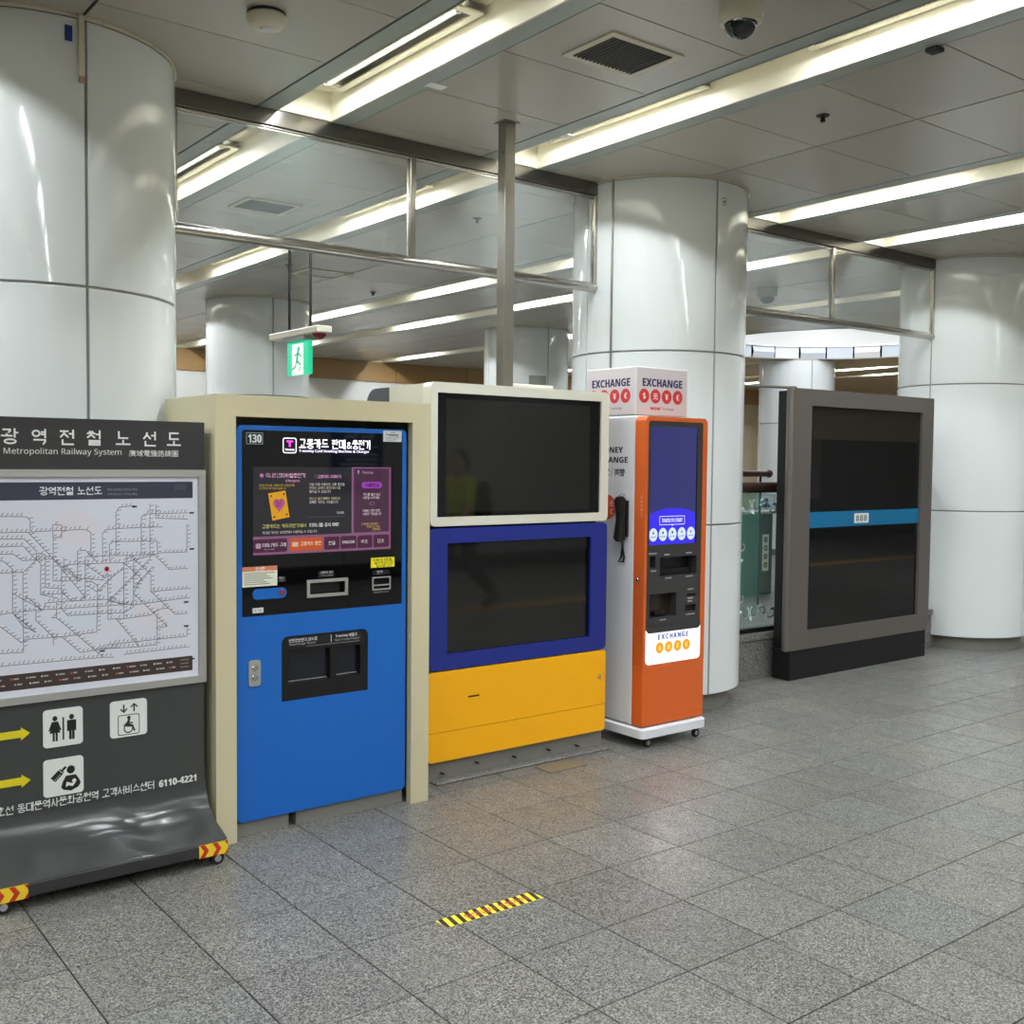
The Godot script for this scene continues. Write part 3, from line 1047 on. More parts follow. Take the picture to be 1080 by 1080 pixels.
func partitions() -> void:
	for s in [[1.92, 4.79, [3.345], "steel framed glass screen hanging between the left and middle columns"], [5.97, 8.86, [7.36], "steel framed glass screen hanging between the middle and right columns"]]:
		var o := thing("glass_screen", s[3], "glass screen", Vector3((s[0] + s[1]) / 2, 2.8, ROW))
		part(o, "header", box(ms(), Vector3(s[0] - 0.04, 3.405, ROW - 0.02), Vector3(s[1] + 0.04, CEIL - 0.001, ROW + 0.02), 0.002), M.header_steel)
		part(o, "top_rail", tube(ms(), [Vector3(s[0], 3.395, ROW), Vector3(s[1], 3.395, ROW)], 0.012), M.steel)
		part(o, "bottom_rail", tube(ms(), [Vector3(s[0] - 0.03, 2.8, ROW), Vector3(s[1] + 0.03, 2.8, ROW)], 0.029, 20), M.steel)
		var xs: Array = [s[0] + 0.018] + s[2] + [s[1] - 0.018]
		for x in xs:
			part(o, "upright", box(ms(), Vector3(x - 0.018, 2.82, ROW - 0.02), Vector3(x + 0.018, 3.4, ROW + 0.02), 0.003), M.steel)
		for k in xs.size() - 1:
			part(o, "pane", box(ms(), Vector3(xs[k] + 0.018, 2.83, ROW - 0.004), Vector3(xs[k + 1] - 0.018, 3.385, ROW + 0.004)), M.clear_glass)
			part(o, "gasket", frame(ms(), rr(xs[k] + 0.018, 2.826, xs[k + 1] - 0.018, 3.388), rr(xs[k] + 0.026, 2.834, xs[k + 1] - 0.026, 3.38), ROW - 0.008, ROW + 0.008), M.steel)
	var p := thing("duct_post", "square stainless steel post from kiosk top to ceiling", "post", Vector3(3.565, 2.04, -4.69))
	part(p, "shaft", box(ms(), Vector3(3.53, 2.05, -4.725), Vector3(3.6, CEIL - 0.004, -4.655), 0.004), M.steel_dull)
	part(p, "ceiling_plate", box(ms(), Vector3(3.515, CEIL - 0.006, -4.74), Vector3(3.615, CEIL, -4.64), 0.001), M.steel_dull)
	part(p, "foot_plate", box(ms(), Vector3(3.52, 2.041, -4.735), Vector3(3.61, 2.052, -4.645), 0.002), M.steel_dull)
	var bolt := ms()
	tube(bolt, [Vector3(3.528, 3.32, -4.67), Vector3(3.5255, 3.32, -4.67)], 0.009, 10)
	part(p, "bolt", bolt, M.chrome)
	var b := thing("junction_box", "low pale box lying on top of the information kiosk behind the post", "box", Vector3(3.8, 2.041, -4.8))
	part(b, "body", box(ms(), Vector3(3.63, 2.041, -4.87), Vector3(3.96, 2.085, -4.74), 0.006), M.cream_white)
	part(b, "cable", tube(ms(), [Vector3(3.63, 2.06, -4.8), Vector3(3.6, 2.07, -4.79), Vector3(3.585, 2.06, -4.75)], 0.005, 6), M.ivory)


# ---------------------------------------------------------------- balustrade between the middle and right columns

func balustrade() -> void:
	var o := thing("balustrade", "green glass balustrade with etched scrolls on a granite kerb", "balustrade", Vector3(7.4, 0, -5.31))
	for k in 3:
		var x0 := 5.9 + k * 1.02
		part(o, "kerb_stone", box(ms(), Vector3(x0, 0, -5.38), Vector3(x0 + 1.016, 0.298, -5.24), 0.003), M.granite_3)
		part(o, "cap_stone", box(ms(), Vector3(x0, 0.3, -5.39), Vector3(x0 + 1.016, 0.35, -5.225), 0.004), M.granite_4)
	part(o, "channel", box(ms(), Vector3(5.95, 0.35, -5.34), Vector3(8.87, 0.385, -5.28), 0.003), M.black_plastic)
	part(o, "pane", box(ms(), Vector3(5.97, 0.385, -5.316), Vector3(6.16, 1.43, -5.304)), M.green_glass)
	for k in 3:
		var x0 := 6.17 + k * 0.9
		var pane := part(o, "pane", box(ms(), Vector3(x0, 0.385, -5.316), Vector3(x0 + 0.89, 1.43, -5.304)), M.green_glass)
		var st := ms()
		scrolls(st, x0 + 0.03, x0 + 0.87, 0.44, 1.4, -5.3035)
		part(pane, "etched_scroll", st, M.etched)
	part(o, "handrail", tube(ms(), [Vector3(5.9, 1.472, -5.31), Vector3(8.9, 1.472, -5.31)], 0.034, 16), M.wood_rail)
	part(o, "rail_seat", box(ms(), Vector3(5.95, 1.425, -5.325), Vector3(8.87, 1.445, -5.295), 0.002), M.steel)
	var r := thing("brace_rod", "thin grey rod from the middle column to the top of the display board", "rod", Vector3(6.3, 2.22, -5.2))
	part(r, "rod", tube(ms(), [Vector3(5.94, 2.236, -5.31), Vector3(6.2, 2.234, -5.3), Vector3(6.66, 2.228, -5.13)], 0.011, 10), M.steel_dull)
	part(r, "clip", box(ms(), Vector3(6.64, 2.212, -5.15), Vector3(6.68, 2.24, -5.11), 0.003), M.steel_dull)


# Flat vine scrolls along the edges of a pane.
func scrolls(st: SurfaceTool, x0: float, x1: float, y0: float, y1: float, z: float) -> void:
	var curl := func(c: Vector2, r: float, turn: float, a0: float, w: float) -> void:
		var pts := []
		for i in 22:
			var t := i / 21.0
			var a := a0 + turn * t * 4.4
			pts.append(c + Vector2(cos(a), sin(a)) * r * (1.0 - 0.82 * t))
		ribbon(st, pts, w, z)
	var leaf := func(p: Vector2, a: float, l: float) -> void:
		var d := Vector2(cos(a), sin(a)) * l
		var n := Vector2(-d.y, d.x) * 0.28
		prism(st, PackedVector2Array([p, p + d * 0.5 - n, p + d, p + d * 0.5 + n]), z, z + 0.0008)
	var stem := []
	for i in 40:
		var t := i / 39.0
		stem.append(Vector2(x0 + 0.05 + sin(t * 14.0) * 0.03, lerpf(y0 + 0.02, y1 - 0.05, t)))
	ribbon(st, stem, 0.016, z)
	for i in 9:
		var t := (i + 0.5) / 9.0
		var sgn := 1.0 if i % 2 else -1.0
		var p := Vector2(x0 + 0.05 + sin(t * 14.0) * 0.03, lerpf(y0 + 0.02, y1 - 0.05, t))
		curl.call(p + Vector2(sgn * 0.045, 0.02), 0.05, sgn, PI if sgn > 0 else 0.0, 0.015)
		leaf.call(p, 1.2 + sgn * 1.0, 0.06)
		leaf.call(p + Vector2(0, 0.03), 1.6 + sgn * 0.6, 0.045)
	for yy in [y0 + 0.06, y1 - 0.08]:
		var x := x0 + 0.16
		var k := 0
		while x < x1 - 0.05:
			var sgn := 1.0 if k % 2 else -1.0
			curl.call(Vector2(x, yy), 0.055, sgn, 1.0 + k, 0.015)
			leaf.call(Vector2(x + 0.05, yy + 0.02 * sgn), sgn * 0.9, 0.055)
			x += 0.105
			k += 1


func ribbon(st: SurfaceTool, pts: Array, w: float, z: float) -> void:
	for i in pts.size() - 1:
		var d: Vector2 = (pts[i + 1] - pts[i]).normalized() * w / 2
		var n := Vector2(-d.y, d.x)
		var a: Vector2 = pts[i] - d * 0.3
		var b: Vector2 = pts[i + 1] + d * 0.3
		quad(st, Vector3(a.x + n.x, a.y + n.y, z + 0.0008), Vector3(b.x + n.x, b.y + n.y, z + 0.0008), Vector3(b.x - n.x, b.y - n.y, z + 0.0008), Vector3(a.x - n.x, a.y - n.y, z + 0.0008), Vector3(0, 0, 1))


# ---------------------------------------------------------------- railway map board

func info_board() -> void:
	var X0 := 0.82
	var X1 := 1.70
	var Z := -4.30
	var o := thing("map_board", "dark grey standing board with a white railway map and pictograms", "board", Vector3(1.26, 0, -4.3))
	part(o, "back_panel", box(ms(), Vector3(X0 - 0.022, 0.1, -4.40), Vector3(X1 + 0.02, 1.775, -4.352), 0.004), M.black_plastic)
	part(o, "body", box(ms(), Vector3(X0, 0.28, -4.35), Vector3(X1, 1.797, Z - 0.004), 0.003), M.charcoal)
	# header
	var c := Cv.new(880, 197, rgb(48, 48, 48))
	var white := rgb(232, 232, 228)
	var xs := [99, 203, 305, 405, 517, 623, 722]
	for k in 7:
		c.hangul("광역전철노선도"[k], xs[k], 45, 58, 7.0, white)
	c.latin("Metropolitan Railway System", 103, 140, 22, white, false, false, 436)
	c.han("廣域電鐵路線圖", 570, 120, 25, 2.2, white, 1.15)
	part(o, "header", rect(X0, 1.602, X1, 1.797, Z - 0.004, Z), printed(c, 0.45))
	# map in its frame
	part(o, "map_frame", rect_frame(X0, 0.71, X1, 1.6, 0.029, Z - 0.004, Z + 0.012, 0.001, 0.001), M.aluminium)
	part(o, "map_sheet", rect(X0 + 0.03, 0.738, X1 - 0.03, 1.571, Z - 0.003, Z + 0.002), printed(map_print(), 0.16))
	# lower print
	var icons := [[1.054, 0.524, 1.201, 0.672], [1.306, 0.524, 1.453, 0.672], [1.053, 0.331, 1.202, 0.477]]
	for k in 3:
		var r: Array = icons[k]
		part(o, "pictogram", rect(r[0], r[1], r[2], r[3], Z - 0.003, Z + 0.0015, 0.014), printed(pictogram(k), 0.4), ["white toilet pictogram", "white wheelchair lift pictogram", "white nursing room pictogram"][k])
	for y in [0.594, 0.412]:
		var st := ms()
		prism(st, PackedVector2Array([Vector2(0.87, y - 0.014), Vector2(0.975, y - 0.014), Vector2(0.975, y - 0.025), Vector2(1.007, y), Vector2(0.975, y + 0.025), Vector2(0.975, y + 0.014), Vector2(0.87, y + 0.014)]), Z - 0.003, Z + 0.0012)
		part(o, "arrow", st, mat("arrow_yellow", rgb(228, 212, 30), 0.4), "yellow arrow")
	# lower face, flaring forward at the foot, of creased shiny vinyl
	var prof := [Vector2(0.71, -4.303), Vector2(0.5, -4.303), Vector2(0.36, -4.303), Vector2(0.29, -4.302), Vector2(0.25, -4.294), Vector2(0.215, -4.28), Vector2(0.19, -4.262), Vector2(0.168, -4.238), Vector2(0.15, -4.205), Vector2(0.134, -4.165), Vector2(0.12, -4.12), Vector2(0.108, -4.085), Vector2(0.1, -4.07)]
	var grid := []
	var NX := 60
	for i in NX + 1:
		var row := []
		var x := lerpf(X0, X1, i / float(NX))
		for k in prof.size():
			var p: Vector2 = prof[k]
			var w := 0.0
			if p.x < 0.27 and p.x > 0.102:
				var bump := exp(-pow((x - 1.42) / 0.22, 2.0))
				w = 0.0055 * bump * sin(p.x * 78.0 + x * 9.0 + sin(x * 23.0)) + 0.003 * sin(x * 17.0 + p.x * 40.0) * bump
			row.append(Vector3(x, p.x, p.y + w))
		grid.append(row)
	part(o, "lower_panel", grid_mesh(grid), M.vinyl)
	c = Cv.new(800, 40, rgb(64, 66, 65))
	c.hangul("2호선", 0, 3, 34, 3.6, white, 1.04, 0.9)
	c.hangul("동대문역사문화공원역", 96, 3, 34, 3.6, white, 1.04, 0.857)
	c.hangul("고객서비스센터", 411, 3, 34, 3.6, white, 1.04, 0.85)
	c.latin("6110-4221", 638, 35, 28, white, true, false, 158)
	part(o, "service_line", rect(0.862, 0.288, 1.662, 0.328, Z - 0.002, Z + 0.0012), printed(c, 0.2))
	part(o, "lip", box(ms(), Vector3(X0, 0.048, -4.34), Vector3(X1, 0.098, -4.068), 0.004), M.charcoal)
	# sides of the flare
	for x in [X0, X1 - 0.004]:
		var pts := PackedVector2Array()
		for p in prof: pts.append(Vector2(p.y, p.x))
		pts.append(Vector2(-4.34, 0.1))
		pts.append(Vector2(-4.34, 0.71))
		pts.reverse()
		part(o, "side_cheek", prism(ms(), pts, -(x + 0.004), -x, facing_left(0)), M.charcoal)
	c = Cv.new(120, 50, rgb(246, 208, 48))
	for k in 3:
		var x := k * 52 + 2
		c.loops([PackedVector2Array([Vector2(x, 0), Vector2(x + 20, 0), Vector2(x + 38, 25), Vector2(x + 20, 50), Vector2(x, 50), Vector2(x + 18, 25)])], rgb(196, 52, 30))
	var tape := printed(c, 0.35)
	for x in [X0, X1 - 0.12]:
		part(o, "hazard_tape", rect(x, 0.046, x + 0.12, 0.099, -4.069, -4.066), tape, "yellow and red chevron tape")
	for x in [X0 + 0.04, X1 - 0.036]:
		for z in [-4.09, -4.33]:
			castor(o, Vector3(x, 0, z), 0.026)


func castor(p: Node3D, at: Vector3, r: float) -> void:
	var w := part(p, "castor", tube(ms(), [at + Vector3(0, r, -0.009), at + Vector3(0, r, 0.009)], r, 20), M.rubber)
	part(w, "hub", tube(ms(), [at + Vector3(0, r, -0.011), at + Vector3(0, r, 0.011)], r * 0.55, 14), M.chrome)
	var f := ms()
	box(f, at + Vector3(-r * 0.5, r * 0.9, -0.015), at + Vector3(r * 0.5, r * 2.2, -0.012), 0.001)
	box(f, at + Vector3(-r * 0.6, r * 2.0, -0.015), at + Vector3(r * 0.6, r * 2.3, 0.015), 0.001)
	part(w, "fork", f, M.chrome)


func grid_mesh(g: Array) -> SurfaceTool:
	var st := ms()
	var nx := g.size()
	var ny: int = g[0].size()
	var nrm := []
	for i in nx:
		var row := []
		for k in ny:
			var du: Vector3 = g[mini(i + 1, nx - 1)][k] - g[maxi(i - 1, 0)][k]
			var dv: Vector3 = g[i][mini(k + 1, ny - 1)] - g[i][maxi(k - 1, 0)]
			var n := du.cross(dv).normalized()
			if n.z < 0: n = -n
			row.append(n)
		nrm.append(row)
	for i in nx - 1:
		for k in ny - 1:
			quad_s(st, [g[i][k], g[i + 1][k], g[i + 1][k + 1], g[i][k + 1]], [nrm[i][k], nrm[i + 1][k], nrm[i + 1][k + 1], nrm[i][k + 1]])
	return st


func map_print() -> Cv:
	var c := Cv.new(820, 833, rgb(218, 219, 230))
	var ink := rgb(52, 54, 62)
	# faint districts
	for d in [[260, 195, 140, 110, rgb(221, 216, 224)], [90, 560, 120, 90, rgb(214, 218, 230)], [560, 560, 140, 70, rgb(222, 218, 226)], [300, 560, 110, 60, rgb(212, 219, 230)]]:
		c.ell(d[0] + d[2] * 0.5, d[1], d[2] * 0.6, d[3] * 0.6, d[4])
	c.rbox(14, 20, 798, 88, 4, rgb(62, 62, 78))
	c.hangul("광역전철 노선도", 200, 38, 31, 4.0, rgb(232, 232, 236), 1.04, 0.98)
	for k in 2:
		c.latin(["Metropolitan Subway Map", "Information  Subway Map"][k], 452, 54 + k * 18, 9, rgb(150, 150, 160), false, false, 118)
	for k in 3: c.box(600 + k * 40, 34, 622 + k * 40, 36, rgb(86, 86, 100))
	c.box(720, 32, 770, 54, rgb(76, 74, 90))
	var rg := RandomNumberGenerator.new()
	rg.seed = 5
	for l in MAP_LINES:
		var pts := []
		for i in range(0, l.size(), 2): pts.append(Vector2(l[i], l[i + 1]))
		c.path(pts, 2.0, ink)
		for i in pts.size() - 1:
			var a: Vector2 = pts[i]
			var b: Vector2 = pts[i + 1]
			var n := int(a.distance_to(b) / 17.0)
			var d := (b - a).normalized()
			for k in n:
				var p := a + d * (k + 0.5) * 17.0
				c.ell(p.x, p.y, 2.4, 2.4, rgb(236, 236, 240))
				c.ell(p.x, p.y, 1.6, 1.6, ink)
				if absf(d.y) > 0.6:
					c.line(p + Vector2(4, 1), p + Vector2(4 + rg.randf_range(7, 13), rg.randf_range(-3, 0)), 2.6, rgb(112, 114, 124))
				else:
					c.line(p + Vector2(1, -4), p + Vector2(rg.randf_range(5, 9), -rg.randf_range(10, 15)), 2.6, rgb(112, 114, 124))
	for p in [Vector2(795, 150), Vector2(795, 300), Vector2(560, 120), Vector2(770, 520), Vector2(770, 620), Vector2(430, 690), Vector2(795, 760)]:
		c.box(p.x - 12, p.y - 4, p.x + 8, p.y + 3, ink)
	c.ell(448, 368, 13, 13, rgb(232, 190, 196))
	c.ell(448, 364, 9, 10, rgb(170, 44, 58))
	c.box(444, 361, 452, 369, rgb(90, 30, 40))
	c.rbox(14, 746, 794, 807, 3, rgb(66, 54, 52))
	for row in 2:
		for k in 13:
			var x := 40.0 + k * 54.0 + row * 12.0
			var y := 764.0 + row * 22.0
			c.ell(x, y, 4, 4, [rgb(190, 186, 180), rgb(196, 90, 60), rgb(150, 150, 150), rgb(200, 196, 180)][(k + row) % 4])
			c.box(x + 7, y - 3, x + 18 + (k * 7) % 16, y + 3, rgb(170, 164, 156))
	for k in 3: c.box(742, 758 + k * 15, 778, 761 + k * 15, rgb(150, 140, 134))
	return c


func pictogram(k: int) -> Cv:
	var c := Cv.new(147, 147, rgb(232, 233, 228))
	var b := rgb(24, 25, 24)
	if k == 0:
		# woman, bar, man
		c.ell(43, 36, 9, 10, b)
		c.loops([PackedVector2Array([Vector2(35, 48), Vector2(51, 48), Vector2(60, 84), Vector2(64, 92), Vector2(22, 92), Vector2(26, 84)])], b)
		c.line(Vector2(34, 51), Vector2(23, 80), 6, b)
		c.line(Vector2(52, 51), Vector2(63, 80), 6, b)
		c.line(Vector2(38, 92), Vector2(38, 124), 8, b, false)
		c.line(Vector2(49, 92), Vector2(49, 124), 8, b, false)
		c.box(71, 34, 77, 122, b)
		c.ell(105, 36, 9, 10, b)
		c.rbox(90, 48, 120, 56, 4, b)
		c.box(94, 50, 116, 90, b)
		c.line(Vector2(91, 52), Vector2(91, 88), 6, b)
		c.line(Vector2(119, 52), Vector2(119, 88), 6, b)
		c.line(Vector2(100, 88), Vector2(100, 124), 9, b, false)
		c.line(Vector2(111, 88), Vector2(111, 124), 9, b, false)
	elif k == 1:
		for s in [[54, 1], [95, -1]]:
			var x: float = s[0]
			var up: bool = s[1] < 0
			c.line(Vector2(x, 16), Vector2(x, 48), 6, b, false)
			var ty := 14.0 if up else 50.0
			var dy := 14.0 if up else -14.0
			c.loops([PackedVector2Array([Vector2(x, ty), Vector2(x - 15, ty + dy), Vector2(x - 11, ty + dy * 1.3), Vector2(x, ty + dy * 0.45), Vector2(x + 11, ty + dy * 1.3), Vector2(x + 15, ty + dy)])], b)
		c.rbox(30, 58, 117, 140, 9, b)
		c.rbox(33, 61, 114, 137, 7, rgb(232, 233, 228))
		c.ell(74, 71, 7, 7, b)
		c.line(Vector2(74, 80), Vector2(68, 102), 9, b)
		c.line(Vector2(68, 88), Vector2(88, 94), 5, b)
		c.line(Vector2(72, 86), Vector2(56, 100), 5, b)
		c.line(Vector2(68, 103), Vector2(88, 105), 8, b)
		c.line(Vector2(88, 105), Vector2(96, 124), 6, b)
		c.ring(72, 114, 17, 17, 4.5, b)
	else:
		# baby bottle
		var d := Vector2(0.72, -0.69)
		var n := Vector2(0.69, 0.72)
		var p := Vector2(34, 82)
		c.line(p, p + d * 40, 24, b, false)
		c.line(p + d * 43, p + d * 47, 22, b, false)
		c.line(p + d * 47, p + d * 62, 9, b)
		for i in 4: c.line(p + d * (6 + i * 8) + n * 3, p + d * (6 + i * 8) + n * 9, 2.5, rgb(232, 233, 228), false)
		# person holding a baby
		c.ell(100, 50, 15, 16, b)
		c.loops([PackedVector2Array([Vector2(82, 72), Vector2(118, 72), Vector2(130, 92), Vector2(136, 108), Vector2(128, 122), Vector2(100, 134), Vector2(72, 126), Vector2(64, 116), Vector2(70, 94)])], b)
		c.ell(112, 96, 8, 8, rgb(232, 233, 228))
		c.loops([PackedVector2Array([Vector2(84, 96), Vector2(102, 104), Vector2(108, 104), Vector2(118, 104), Vector2(106, 118), Vector2(92, 112), Vector2(80, 118)])], rgb(232, 233, 228))
	return c


# ---------------------------------------------------------------- cream housing with the blue ticket machine

# A flat sheet from z0 to z1 with rectangular holes; each hole is [x0, y0, x1, y1].
func holed(x0: float, y0: float, x1: float, y1: float, holes: Array, z0: float, z1: float) -> SurfaceTool:
	var st := ms()
	var xs := [x0, x1]
	var ys := [y0, y1]
	for h in holes:
		xs.append_array([h[0], h[2]])
		ys.append_array([h[1], h[3]])
	xs.sort()
	ys.sort()
	var inside := func(x: float, y: float) -> bool:
		for h in holes:
			if x > h[0] and x < h[2] and y > h[1] and y < h[3]: return true
		return false
	for i in xs.size() - 1:
		for j in ys.size() - 1:
			var a := Vector2(xs[i], ys[j])
			var b := Vector2(xs[i + 1], ys[j + 1])
			if b.x - a.x < 1e-6 or b.y - a.y < 1e-6 or inside.call((a.x + b.x) / 2, (a.y + b.y) / 2): continue
			for z in [[z0, -1.0], [z1, 1.0]]:
				quad(st, Vector3(a.x, a.y, z[0]), Vector3(b.x, a.y, z[0]), Vector3(b.x, b.y, z[0]), Vector3(a.x, b.y, z[0]), Vector3(0, 0, z[1]))
	for h in holes + [[x0, y0, x1, y1, -1.0]]:
		var s := -1.0 if h.size() > 4 else 1.0
		quad(st, Vector3(h[0], h[1], z0), Vector3(h[0], h[3], z0), Vector3(h[0], h[3], z1), Vector3(h[0], h[1], z1), Vector3(s, 0, 0))
		quad(st, Vector3(h[2], h[1], z0), Vector3(h[2], h[3], z0), Vector3(h[2], h[3], z1), Vector3(h[2], h[1], z1), Vector3(-s, 0, 0))
		quad(st, Vector3(h[0], h[1], z0), Vector3(h[2], h[1], z0), Vector3(h[2], h[1], z1), Vector3(h[0], h[1], z1), Vector3(0, s, 0))
		quad(st, Vector3(h[0], h[3], z0), Vector3(h[2], h[3], z0), Vector3(h[2], h[3], z1), Vector3(h[0], h[3], z1), Vector3(0, -s, 0))
	return st


func housing_and_ticket_machine() -> void:
	var o := thing("machine_housing", "cream sheet metal surround framing the blue ticket machine", "housing", Vector3(2.267, 0, -4.56))
	part(o, "front_frame", prism(ms(), PackedVector2Array([Vector2(1.734, 0), Vector2(1.826, 0), Vector2(1.826, 1.826), Vector2(2.704, 1.826), Vector2(2.704, 0), Vector2(2.803, 0), Vector2(2.803, 1.918), Vector2(1.734, 1.918)]), -4.31, -4.27), M.cream)
	part(o, "side_panel", box(ms(), Vector3(1.734, 0, -4.86), Vector3(1.754, 1.918, -4.311), 0.002), M.cream)
	part(o, "side_panel", box(ms(), Vector3(2.783, 0, -4.86), Vector3(2.803, 1.918, -4.311), 0.002), M.cream)
	part(o, "roof_panel", box(ms(), Vector3(1.754, 1.898, -4.86), Vector3(2.783, 1.918, -4.311), 0.002), M.cream)
	part(o, "back_panel", box(ms(), Vector3(1.754, 0.0, -4.86), Vector3(2.783, 1.898, -4.845), 0.002), M.cream)

	var t := thing("ticket_machine", "blue transit card vending machine with black screen panel", "ticket machine", Vector3(2.266, 0, -4.5))
	var Z := -4.302
	part(t, "cabinet", box(ms(), Vector3(1.86, 0.07, -4.8), Vector3(2.675, 1.775, -4.375), 0.003), M.black_matte)
	part(t, "plinth", box(ms(), Vector3(1.845, 0, -4.7), Vector3(2.093, 0.064, -4.322), 0.002), M.plinth)
	part(t, "plinth", box(ms(), Vector3(2.128, 0, -4.7), Vector3(2.688, 0.064, -4.322), 0.002), M.plinth)
	var tray := [2.049, 0.575, 2.485, 0.864]
	var door := part(t, "lower_door", frame(ms(), rr(1.842, 0.07, 2.69, 0.958, [0.022, 0.022, 0.001, 0.001]), rr(tray[0], tray[1], tray[2], tray[3], [0.001, 0.001, 0.03, 0.03]), -4.37, Z), M.machine_blue)
	part(t, "upper_rim", frame(ms(), rr(1.842, 0.9582, 2.69, 1.792, [0.001, 0.001, 0.024, 0.024]), rr(1.865, 0.966, 2.668, 1.772, [0.001, 0.001, 0.014, 0.014]), -4.37, Z), M.machine_blue)
	# lock
	var lock := part(door, "lock_plate", rect(1.893, 0.662, 1.948, 0.776, Z, Z + 0.006, 0.012), M.aluminium, "small silver lock plate")
	for y in [0.742, 0.7]:
		var st := ms()
		prism(st, disc(1.9205, y, 0.013), Z + 0.006, Z + 0.014, Transform3D.IDENTITY, 0.002)
		part(lock, "key_cylinder", st, M.chrome)
	# tray
	var tr := part(t, "dispensing_tray", holed(tray[0], tray[1], tray[2], tray[3] - 0.002, [[2.082, 0.652, 2.29, 0.796], [2.32, 0.656, 2.445, 0.79]], -4.33, Z - 0.002), M.black_plastic)
	for h in [[2.08, 0.65, 2.292, 0.798], [2.318, 0.654, 2.447, 0.792]]:
		part(tr, "flap", rect(h[0], h[1], h[2], h[3], -4.345, -4.33), mat("flap_smoke", rgb(24, 26, 34), 0.12))
		part(tr, "flap_edge", box(ms(), Vector3(h[0] + 0.01, h[1] + 0.006, -4.33), Vector3(h[2] - 0.01, h[1] + 0.009, -4.322)), M.aluminium)
	var c := Cv.new(380, 46, rgb(16, 16, 17))
	var w := rgb(226, 226, 226)
	c.hangul("반환권반환구,영수증", 14, 4, 15, 2.2, w, 1.0)
	c.latin("Ticket/Change  Receipt", 14, 33, 9, w, false, false, 130)
	c.box(222, 2, 225, 36, w)
	c.latin("T-money", 246, 16, 11, w, true)
	c.hangul("배출구", 314, 4, 14, 2.2, w)
	c.latin("New T-money Product", 242, 33, 9, w, false, false, 126)
	c.box(100, 42, 372, 44, rgb(150, 150, 150))
	part(tr, "tray_legend", rect(2.07, 0.808, 2.45, 0.854, Z - 0.002, Z - 0.001), printed(c))
	# black upper panel with its openings
	var up := part(t, "upper_panel", holed(1.866, 0.967, 2.667, 1.771, [[2.184, 1.043, 2.361, 1.096], [1.917, 1.23, 2.615, 1.614]], -4.345, Z - 0.002), M.black_glass)
	c = Cv.new(78, 52, rgb(9, 9, 11))
	for q in [[1, 1, 77, 3], [1, 49, 77, 51], [1, 1, 3, 51], [75, 1, 77, 51]]: c.box(q[0], q[1], q[2], q[3], rgb(190, 200, 206))
	c.latin("130", 39, 44, 35, rgb(222, 230, 234), true, true, 62)
	part(up, "number_plate", rect(1.885, 1.71, 1.963, 1.762, Z - 0.002, Z - 0.0008), printed(c, 0.3))
	# lit name sign
	c = Cv.new(440, 74, rgb(2, 2, 4))
	c.rbox(2, 2, 68, 70, 10, rgb(225, 222, 235))
	c.rbox(6, 6, 64, 66, 8, rgb(10, 8, 14))
	c.box(20, 14, 51, 22, rgb(222, 60, 200))
	c.box(31, 14, 40, 42, rgb(222, 60, 200))
	c.latin("Tmoney", 35, 58, 9, rgb(225, 222, 235), true, true, 46)
	c.hangul("교통카드 판매", 80, 6, 42, 5.0, rgb(250, 248, 255), 1.04, 0.84)
	c.latin("&", 316, 46, 30, rgb(250, 248, 255))
	c.hangul("충전기", 346, 6, 42, 5.0, rgb(250, 248, 255), 1.02, 0.76)
	c.latin("T-money Card Vending Machine & Charger", 80, 64, 11, rgb(206, 200, 235), true, false, 354)
	part(up, "name_sign", rect(2.053, 1.67, 2.493, 1.744, Z - 0.002, Z - 0.0006), printed(c, 0.05, 1.5), "lit lettering on black")
	# touch screen
	var scr := part(up, "touch_screen", rect(1.915, 1.228, 2.617, 1.616, -4.33, -4.318), printed(ticket_screen(), 0.05, 0.42), "lit touch screen with purple menu")
	var sl := AreaLight3D.new()
	sl.name = "screen_light"
	sl.area_size = Vector2(0.68, 0.37)
	sl.light_color = rgb(215, 180, 210)
	sl.light_energy = 0.015
	sl.shadow_enabled = true
	add_child(sl)
	sl.transform = Transform3D(Basis(Vector3.UP, PI), Vector3(2.266, 1.422, -4.296))
	# stickers, card slot and readers
	c = Cv.new(100, 51, rgb(206, 208, 206))
	c.latin("T-money", 14, 24, 12, rgb(60, 60, 60), true)
	c.box(40, 6, 66, 9, rgb(120, 120, 120))
	for k in 3: c.box(14, 31 + k * 6, 84 - k * 9, 33 + k * 6, rgb(120, 120, 124))
	part(t, "sticker", rect(2.562, 1.734, 2.662, 1.785, Z - 0.002, Z + 0.0012), printed(c), "small grey sticker")
	c = Cv.new(162, 87, rgb(232, 230, 212))
	c.box(0, 0, 162, 20, rgb(214, 132, 98))
	for k in 7: c.box(8, 27 + k * 8, 150 - (k * 37) % 50, 30 + k * 8, rgb(110, 108, 100))
	c.hangul("안내문", 60, 3, 14, 2, rgb(250, 240, 230))
	part(t, "sticker", rect(1.866, 1.095, 2.028, 1.182, Z - 0.002, Z + 0.0012), printed(c), "cream notice sticker with orange head")
	c = Cv.new(127, 46, rgb(238, 222, 22))
	for k in 3: c.hangul(["이용안내문을", "읽어주십시오", "감사합니다"][k], 10 + k * 8, 4 + k * 14, 12, 1.8, rgb(90, 80, 10), 1.1, 1.3)
	part(t, "sticker", rect(2.499, 1.146, 2.626, 1.192, Z - 0.002, Z + 0.0012), printed(c), "yellow sticker")
	c = Cv.new(50, 22, rgb(220, 222, 222))
	c.latin("A-130", 25, 16, 9, rgb(70, 70, 70), false, true)
	part(t, "sticker", rect(1.913, 0.98, 1.963, 1.002, Z - 0.002, Z + 0.0006), printed(c), "small white sticker")
